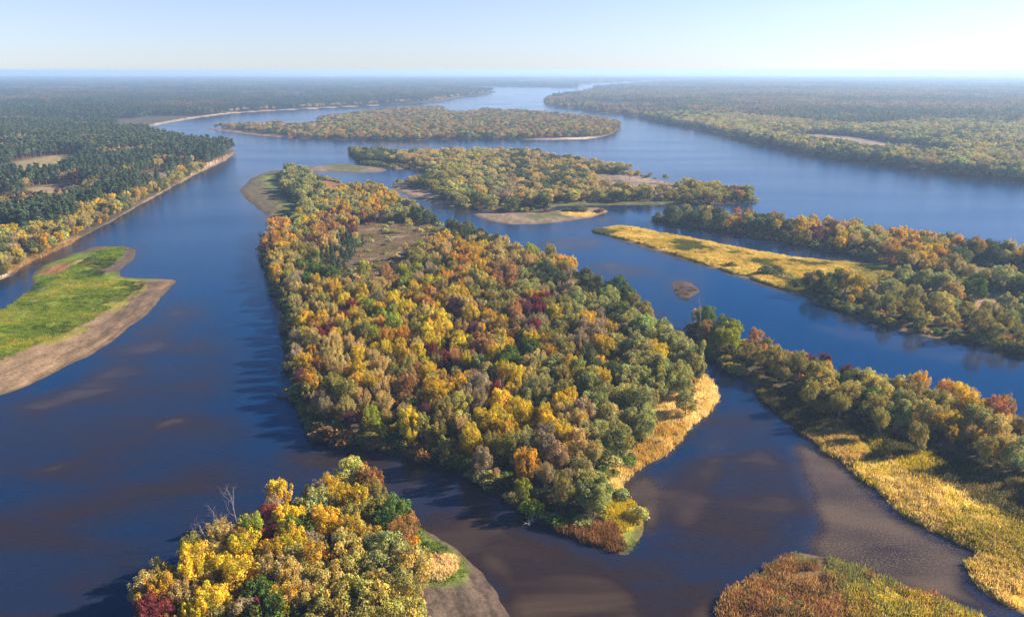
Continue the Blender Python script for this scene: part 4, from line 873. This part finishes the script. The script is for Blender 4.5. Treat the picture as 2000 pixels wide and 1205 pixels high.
NEAR_GOLD = ["1570,790 1610,795 1635,812 1600,815", "1560,850 1640,840 1690,875 1690,905 1640,905 1600,885", "1650,885 1710,855 1735,868 1700,885",  # gold reeds; sun patches between tree shadows are put into these tints
 "1650,915 1740,905 1765,930 1840,950 1900,990 1960,1020 2100,1100 2350,1250 2150,1260 1960,1190 1895,1150 1870,1100 1900,1085 1840,1055 1770,1015 1720,965", "1740,915 1800,890 1840,905 1830,925 1760,930"]
reeds = cover_points([("1630,508 1720,522 1790,543 1840,562 1760,567 1680,557 1610,562", [(.6, .45, .07), (.5, .42, .06), (.3, .25, .06)], 1), (COVER[5][0], [(.68, .42, .08), (.8, .56, .17), (.82, .62, .26)], 0), (COVER[6][0], (.66, .5, .03), 0), (COVER[8][0], (.34, .17, .06), 0), ("1155,452 1200,443 1260,448 1330,464 1420,480 1520,498 1610,512 1660,520 1650,540 1600,560 1560,572 1480,548 1380,517 1300,492 1230,470", [(.6, .45, .05), (.74, .53, .1), (.78, .58, .15), (.5, .43, .05)], 1),
    ("1480,745 1520,765 1600,795 1680,835 1780,869 1900,909 2000,953 2200,1025 2400,1250 2010,1215 1905,1150 1870,1100 1890,1080 1840,1055 1760,1015 1660,925 1590,870 1550,850 1490,800", [(.1, .1, .035), (.16, .14, .045), (.3, .22, .07), (.12, .11, .04)], 0, NEAR_GOLD), (NEAR_GOLD[0], (.6, .42, .1), 0), (NEAR_GOLD[1], (.64, .44, .12), 0), (NEAR_GOLD[2], (.6, .46, .05), 0),
    (NEAR_GOLD[3], [(.5, .38, .05), (.76, .53, .13), (.8, .59, .19), (.66, .52, .05)], 0),
    ("1850,1030 1900,990 1980,1020 2080,1080 2150,1160 2050,1130 1980,1100 1900,1070", (.52, .42, .04), 0), ("1740,915 1800,890 1840,905 1830,925 1760,930", (.6, .46, .03), 0),
    ("1405,1165 1440,1142 1500,1112 1560,1080 1600,1086 1680,1112 1760,1146 1830,1166 1900,1196 1960,1230 1900,1330 1400,1330", [(.22, .17, .05), (.4, .2, .07), (.52, .31, .1), (.3, .15, .06), (.22, .21, .06)], 0), ("1650,1165 1720,1150 1850,1185 1950,1240 1850,1300 1700,1260", (.54, .42, .04), 0),
    ("100,488 160,464 150,474 100,500 40,520 0,540 0,520", (.4, .24, .09), 1)], .62, True)
reeds += cover_points([("822,1112 842,1094 882,1088 892,1110 868,1132 836,1134", [(.62, .4, .16), (.72, .54, .26)], 0)], .9, True, -1)
wood('reed_bed', 'golden and rusty dry reeds over the low banks and the marsh point', 'reeds', reeds)
lows = cover_points([("1312,553 1330,549 1348,552 1366,566 1356,576 1340,585 1320,575", [(.1, .065, .04), (.13, .085, .05)], 0)], .05, False, -.05)+cover_points([(COVER[1][0], (.17, .24, .03), 0), (COVER[3][0], (.09, .2, .02), 0), (COVER[7][0], (.17, .22, .03), 0), ("-40,615 0,606 66,556 130,530 200,490 245,484 240,500 215,522 200,545 250,552 285,556 240,590 160,640 80,675 0,708 -40,720", [(.06, .1, .015), (.15, .22, .015), (.2, .26, .02), (.3, .27, .03)], 0), (COVER[9][0], (.27, .2, .11), 1)], .3, False)
wood('meadow_grass', 'short green grass over the left islet and the clearings', 'grass', lows)

# ------------------------------------------------------------------ single bushes on the open banks
BUSHES = [  # base pixel, height, width factor, colour, label
 (1427, 522, 4.2, 1.2, 'dark', 'dark green rounded bush nearest the point of the golden reed tongue'), (1496, 536, 6.2, 1.3, 'dark', 'largest dark green bush on the golden reed tongue'),
 (1518, 533, 5.2, 1.0, 'dark', 'dark green bush close behind the largest bush on the reed tongue'), (1528, 547, 4.0, 1.3, 'taupe', 'grey-brown bush between dark bushes on the reed tongue'),
 (1545, 545, 3.4, 1.2, 'sage', 'small grey-green bush beside the grey-brown one on the reed tongue'), (1455, 522, 2.0, 1.9, 'plum', 'low flat brown bush between two dark bushes on the reed tongue'),
 (1568, 558, 5.0, 1.5, 'dark', 'wide dark green bush where the reed tongue meets the wood'), (1600, 566, 5.5, 1.3, 'sage', 'grey-green bush at the wood edge of the reed tongue'),
 (1244, 1012, 4.3, .9, 'syel', 'yellow-green bush on the bottom point of the large central island'), (1040, 1000, 4.6, 1.0, 'lime', 'bright lime-yellow bush at the shaded bottom shore of the central island'),
 (1218, 905, 3.0, 1.8, 'green', 'wide dark green bush on the edge of the golden right bank'), (1180, 925, 3.2, 1.8, 'green', 'green bush nearest the willows beside the golden right bank'), (1236, 868, 2.4, 1.3, 'lime', 'small bright green bush at the top of the golden bank'),
 (806, 1062, 3.4, .9, 'orange', 'orange-brown bush standing on the grass of the foreground island'), (784, 1062, 3.4, 1.1, 'rust', 'rusty bush at the wood edge of the foreground island'),
 (834, 1066, 1.5, 1.2, 'green', 'tiny dark green bush on foreground grass near the mud shore'), (862, 1078, 1.6, 2.0, 'green', 'low wide dark green bush beside the mud of the foreground island'), (852, 1092, 2.0, 1.3, 'rust', 'low rusty bush beside the pale heap of dry reeds'),
 (1132, 412, 5.4, 1.8, 'dark', 'dark bush on the small mud bank below the middle island'), (1108, 413, 3.8, 1.6, 'dark', 'lower dark bush at the left of the mud bank pair'), (1171, 414, 3.2, 1.8, 'plum', 'brown bush at the right tip of the small mud bank'),
 (720, 322, 7, 1.9, 'dark', 'left dark bush on the mud spit before the middle island'), (736, 323, 7, 1.9, 'dark', 'right dark bush on the mud spit before the middle island'),
 (1528, 1178, 1.9, 1.0, 'sage', 'nearest-left grey-green bush among the rusty marsh reeds'), (1562, 1186, 2.0, 1.1, 'sage', 'right grey-green bush among the rusty marsh reeds'),
 (182, 505, 2.2, 2.2, 'dark', 'low dark bush at the far end of the green islet'), (172, 516, 1.8, 2.0, 'rust', 'low rusty bush on the far part of the green islet'), (118, 530, 1.6, 2.6, 'rust', 'wide rusty bush beside the side channel of the green islet')]
for a, b, h, w, c, lab in BUSHES:
    x, y = to_ground(a, b, .5); o = plant('bush', float(x), float(y), h, 'bush', tint_of(c, .1), w, .25); tag(o, lab, 'bush', 'bushes on the open banks')
x, y = to_ground(1368, 738, .5); o = plant('willow_tree', float(x), float(y), 12.5, 'column', tint_of('sage', .05), 1.0); tag(o, 'narrow grey-green willow alone at the water on the central island right corner', 'tree')

# ------------------------------------------------------------------ dead trees, logs
def branching(g, p, d, ln, r, depth, out, spread=.5):
    q = p+d*ln; m = (p+q)/2+g.normal(size=3)*ln*.05
    out.append(tube([p, m, q], [r, r*.8, r*.6], 5))
    if depth:
        for k in range(int(2+g.integers(0, 2))):
            e = d+g.normal(size=3)*spread; e[2] = max(e[2], -.1) if depth > 0 else e[2]; e /= np.linalg.norm(e)
            branching(g, p+(q-p)*g.uniform(.55, 1), e, ln*g.uniform(.5, .72), r*.52, depth-1, out, spread)
def dead_tree(px, py, h, lean, label, seed, r=.075):
    g = np.random.default_rng(seed); o = bpy.data.objects.new('dead_tree', None); C.objects.link(o)
    x, y = to_ground(px, py, .4); o.location = (float(x), float(y), .3)
    d = np.array([lean[0], lean[1], 1.0]); d /= np.linalg.norm(d); tr = []; br = []
    tr.append(tube([(0, 0, -.5), d*h*.45, d*h*.75], [r*1.3, r, r*.6], 7))
    for k in range(5):
        e = d+g.normal(size=3)*.42; e[2] = abs(e[2]); e /= np.linalg.norm(e); branching(g, d*h*g.uniform(.4, .75), e, h*.24, r*.42, 2, br)
    v, f = join(tr); link('trunk', mesh_np('dead_trunk', v, 4, f, PALE, None, True), o)
    v, f = join(br); link('branches', mesh_np('dead_branches', v, 4, f, PALE, None, True), o)
    tag(o, label, 'dead tree', 'bare dead trees at the shores')
dead_tree(470, 1058, 12.5, (-.12, .1), 'forked bare dead tree topmost on the left shore of the foreground island', 1); dead_tree(420, 1092, 11.5, (-.3, .05), 'leaning bare dead tree in the middle of the left shore row', 2)
dead_tree(432, 1085, 11.5, (-.05, .1), 'upright thin bare dead tree right of the leaning one', 3, .06)
dead_tree(452, 1072, 10.5, (-.35, .1), 'slanting bare dead tree beside the forked one', 5, .06); dead_tree(520, 1030, 10, (.05, .1), 'thin bare dead tree among grey-brown trees on the upper left shore', 6, .06)
dead_tree(1364, 665, 15.5, (0, 0), 'tall grey dead tree rising above the tip of the right foreground bank', 7, .24)
def log_thing(name, pts, r, label, seed, nb=6, mat=None):
    g = np.random.default_rng(seed); base = np.array(pts[0], float); o = bpy.data.objects.new(name, None); C.objects.link(o); o.location = base
    P_ = [np.array(p, float)-base for p in pts]; v, f = tube(P_, [r*(1-.6*i/(len(P_)-1)) for i in range(len(P_))], 7); link('trunk', mesh_np('log_trunk', v, 4, f, mat or PALE, None, True), o)
    br = []
    for k in range(nb):
        e = g.normal(size=3); e[2] = abs(e[2])*.7+.1; e /= np.linalg.norm(e); t = g.uniform(.45, 1)
        i = min(int(t*(len(P_)-1)), len(P_)-2); p = P_[i]+(P_[i+1]-P_[i])*(t*(len(P_)-1)-i); branching(g, p, e, g.uniform(1, 2.2), r*.3, 1, br)
    v, f = join(br); link('branches', mesh_np('log_branches', v, 4, f, mat or PALE, None, True), o)
    tag(o, label, 'fallen tree' if name == 'fallen_tree' else 'driftwood', 'fallen wood at the water')
def g3(a, b, z): x, y = to_ground(a, b, z); return (float(x), float(y), z)
log_thing('fallen_tree', [g3(582, 778, .8), g3(565, 776, .4), g3(540, 776, .1)], .35, 'dark fallen tree lying in the water off the central island left shore', 21, 9, BARK)
log_thing('fallen_tree', [g3(1052, 1006, .8), g3(1042, 1018, .3), g3(1030, 1026, .1)], .22, 'pale fallen branch with bare twigs in the water below the central island', 22, 8)
log_thing('fallen_tree', [g3(1291, 872, .6), g3(1284, 866, 1.6), g3(1276, 862, 2.2)], .28, 'dark broken stump leaning on the golden right bank of the central island', 23, 4, BARK)
log_thing('driftwood', [g3(832, 1180, .7), g3(838, 1184, .6)], .12, 'small pale driftwood lying on the mud of the foreground island', 24, 4)

# ------------------------------------------------------------------ huts and poles far off
def plain(name, c, rough=.8):
    m, n, l, out = new_mat(name); b = n.new('ShaderNodeBsdfPrincipled'); nz = n.new('ShaderNodeTexNoise'); nz.inputs['Scale'].default_value = 3
    mx = nd(n, 'ShaderNodeMix', data_type='RGBA'); mx.inputs[6].default_value = (*[q*.8 for q in c], 1); mx.inputs[7].default_value = (*c, 1)
    l.new(nz.outputs['Fac'], mx.inputs[0]); l.new(mx.outputs[2], b.inputs['Base Color']); b.inputs['Roughness'].default_value = rough; l.new(b.outputs[0], out.inputs[0]); return m
WHITE, ROOF, DARK = plain('white_wall_paint', (.75, .74, .72)), plain('pale_roof_sheet', (.6, .62, .66), .4), plain('dark_window_glass', (.03, .04, .05), .1)
def box(x0, y0, z0, x1, y1, z1):
    v = np.array([(a, b, c) for c in (z0, z1) for a, b in ((x0, y0), (x1, y0), (x1, y1), (x0, y1))], float)
    return v, np.array([(3, 2, 1, 0), (4, 5, 6, 7), (0, 1, 5, 4), (1, 2, 6, 5), (2, 3, 7, 6), (3, 0, 4, 7)])
def hut(px, py, w, dp, h, rot, label):
    o = bpy.data.objects.new('hut', None); C.objects.link(o); o.location = g3(px, py, .6); o.rotation_euler = (0, 0, rot)
    v, f = box(-w/2, -dp/2, -.5, w/2, dp/2, h); link('wall', mesh_np('hut_wall', v, 4, f, WHITE), o)
    e = .4; hr = h+dp*.32
    v = np.array([(-w/2-e, -dp/2-e, h-.05), (w/2+e, -dp/2-e, h-.05), (w/2+e, 0, hr), (-w/2-e, 0, hr), (w/2+e, dp/2+e, h-.05), (-w/2-e, dp/2+e, h-.05)]); v = np.concatenate([v, v+[0, 0, .15]])
    f = np.array([(0, 1, 2, 3), (3, 2, 4, 5), (9, 8, 7, 6), (11, 10, 8, 9), (0, 6, 7, 1), (5, 4, 10, 11), (0, 3, 9, 6), (3, 5, 11, 9), (1, 7, 8, 2), (2, 8, 10, 4)]); link('roof', mesh_np('hut_roof', v, 4, f, ROOF), o)
    v, f = box(-.5, -dp/2-.05, 0, .5, -dp/2+.02, 2); link('door', mesh_np('hut_door', v, 4, f, DARK), o)
    for sx in (-1, 1): v, f = box(sx*w*.32-.5, -dp/2-.04, 1, sx*w*.32+.5, -dp/2+.02, 2); link('window', mesh_np('hut_window', v, 4, f, DARK), o)
    tag(o, label, 'hut', 'small huts among the trees')
hut(870, 250, 9, 6, 5, .1, 'white hut in the dark clearing of the upper island'); hut(1977, 313, 6, 5, 4.5, .3, 'white hut farther back among trees on the right bank'); hut(1988, 322, 5, 4, 4.5, -.3, 'white hut nearer the water on the right bank')
hut(373, 330, 6, 4, 2.6, .5, 'pale-roofed shelter under the pines above the left beach'); hut(359, 289, 7, 5, 4, .2, 'pale-roofed cabin in the shaded gap of the left pine wood')
for a, b, lab in ((265, 364, 'left white pole beside the sandy road on the left bank'), (293, 361, 'right white pole beside the sandy road on the left bank')):
    o = bpy.data.objects.new('utility_pole', None); C.objects.link(o); o.location = g3(a, b, .6)
    v, f = tube([(0, 0, -.5), (0, 0, 9)], [.22, .16], 8); link('post', mesh_np('pole_post', v, 4, f, WHITE), o)
    v, f = box(-1, -.09, 8.3, 1, .09, 8.5); link('crossarm', mesh_np('pole_arm', v, 4, f, WHITE), o)
    tag(o, lab, 'utility pole', 'poles on the left bank')

# ------------------------------------------------------------------ haze
bm_v = [(-45000, -4000, -3.2), (45000, -4000, -3.2), (45000, 59000, -3.2), (-45000, 59000, -3.2)]
hv = np.array(bm_v+[(a, b, 104.0) for a, b, c in bm_v]); hf = [(3, 2, 1, 0), (4, 5, 6, 7), (0, 1, 5, 4), (1, 2, 6, 5), (2, 3, 7, 6), (3, 0, 4, 7)]
hm, n, l, out = new_mat('air_haze')
pv = n.new('ShaderNodeVolumePrincipled'); pv.inputs['Color'].default_value = (.46, .67, 1, 1); pv.inputs['Density'].default_value = 1/7200; pv.inputs['Anisotropy'].default_value = .2
l.new(pv.outputs[0], out.inputs['Volume'])
haze = link('haze', mesh_np('haze', hv, 4, hf, hm)); haze['kind'] = 'stuff'; haze['label'] = 'pale blue haze thickening towards the horizon'
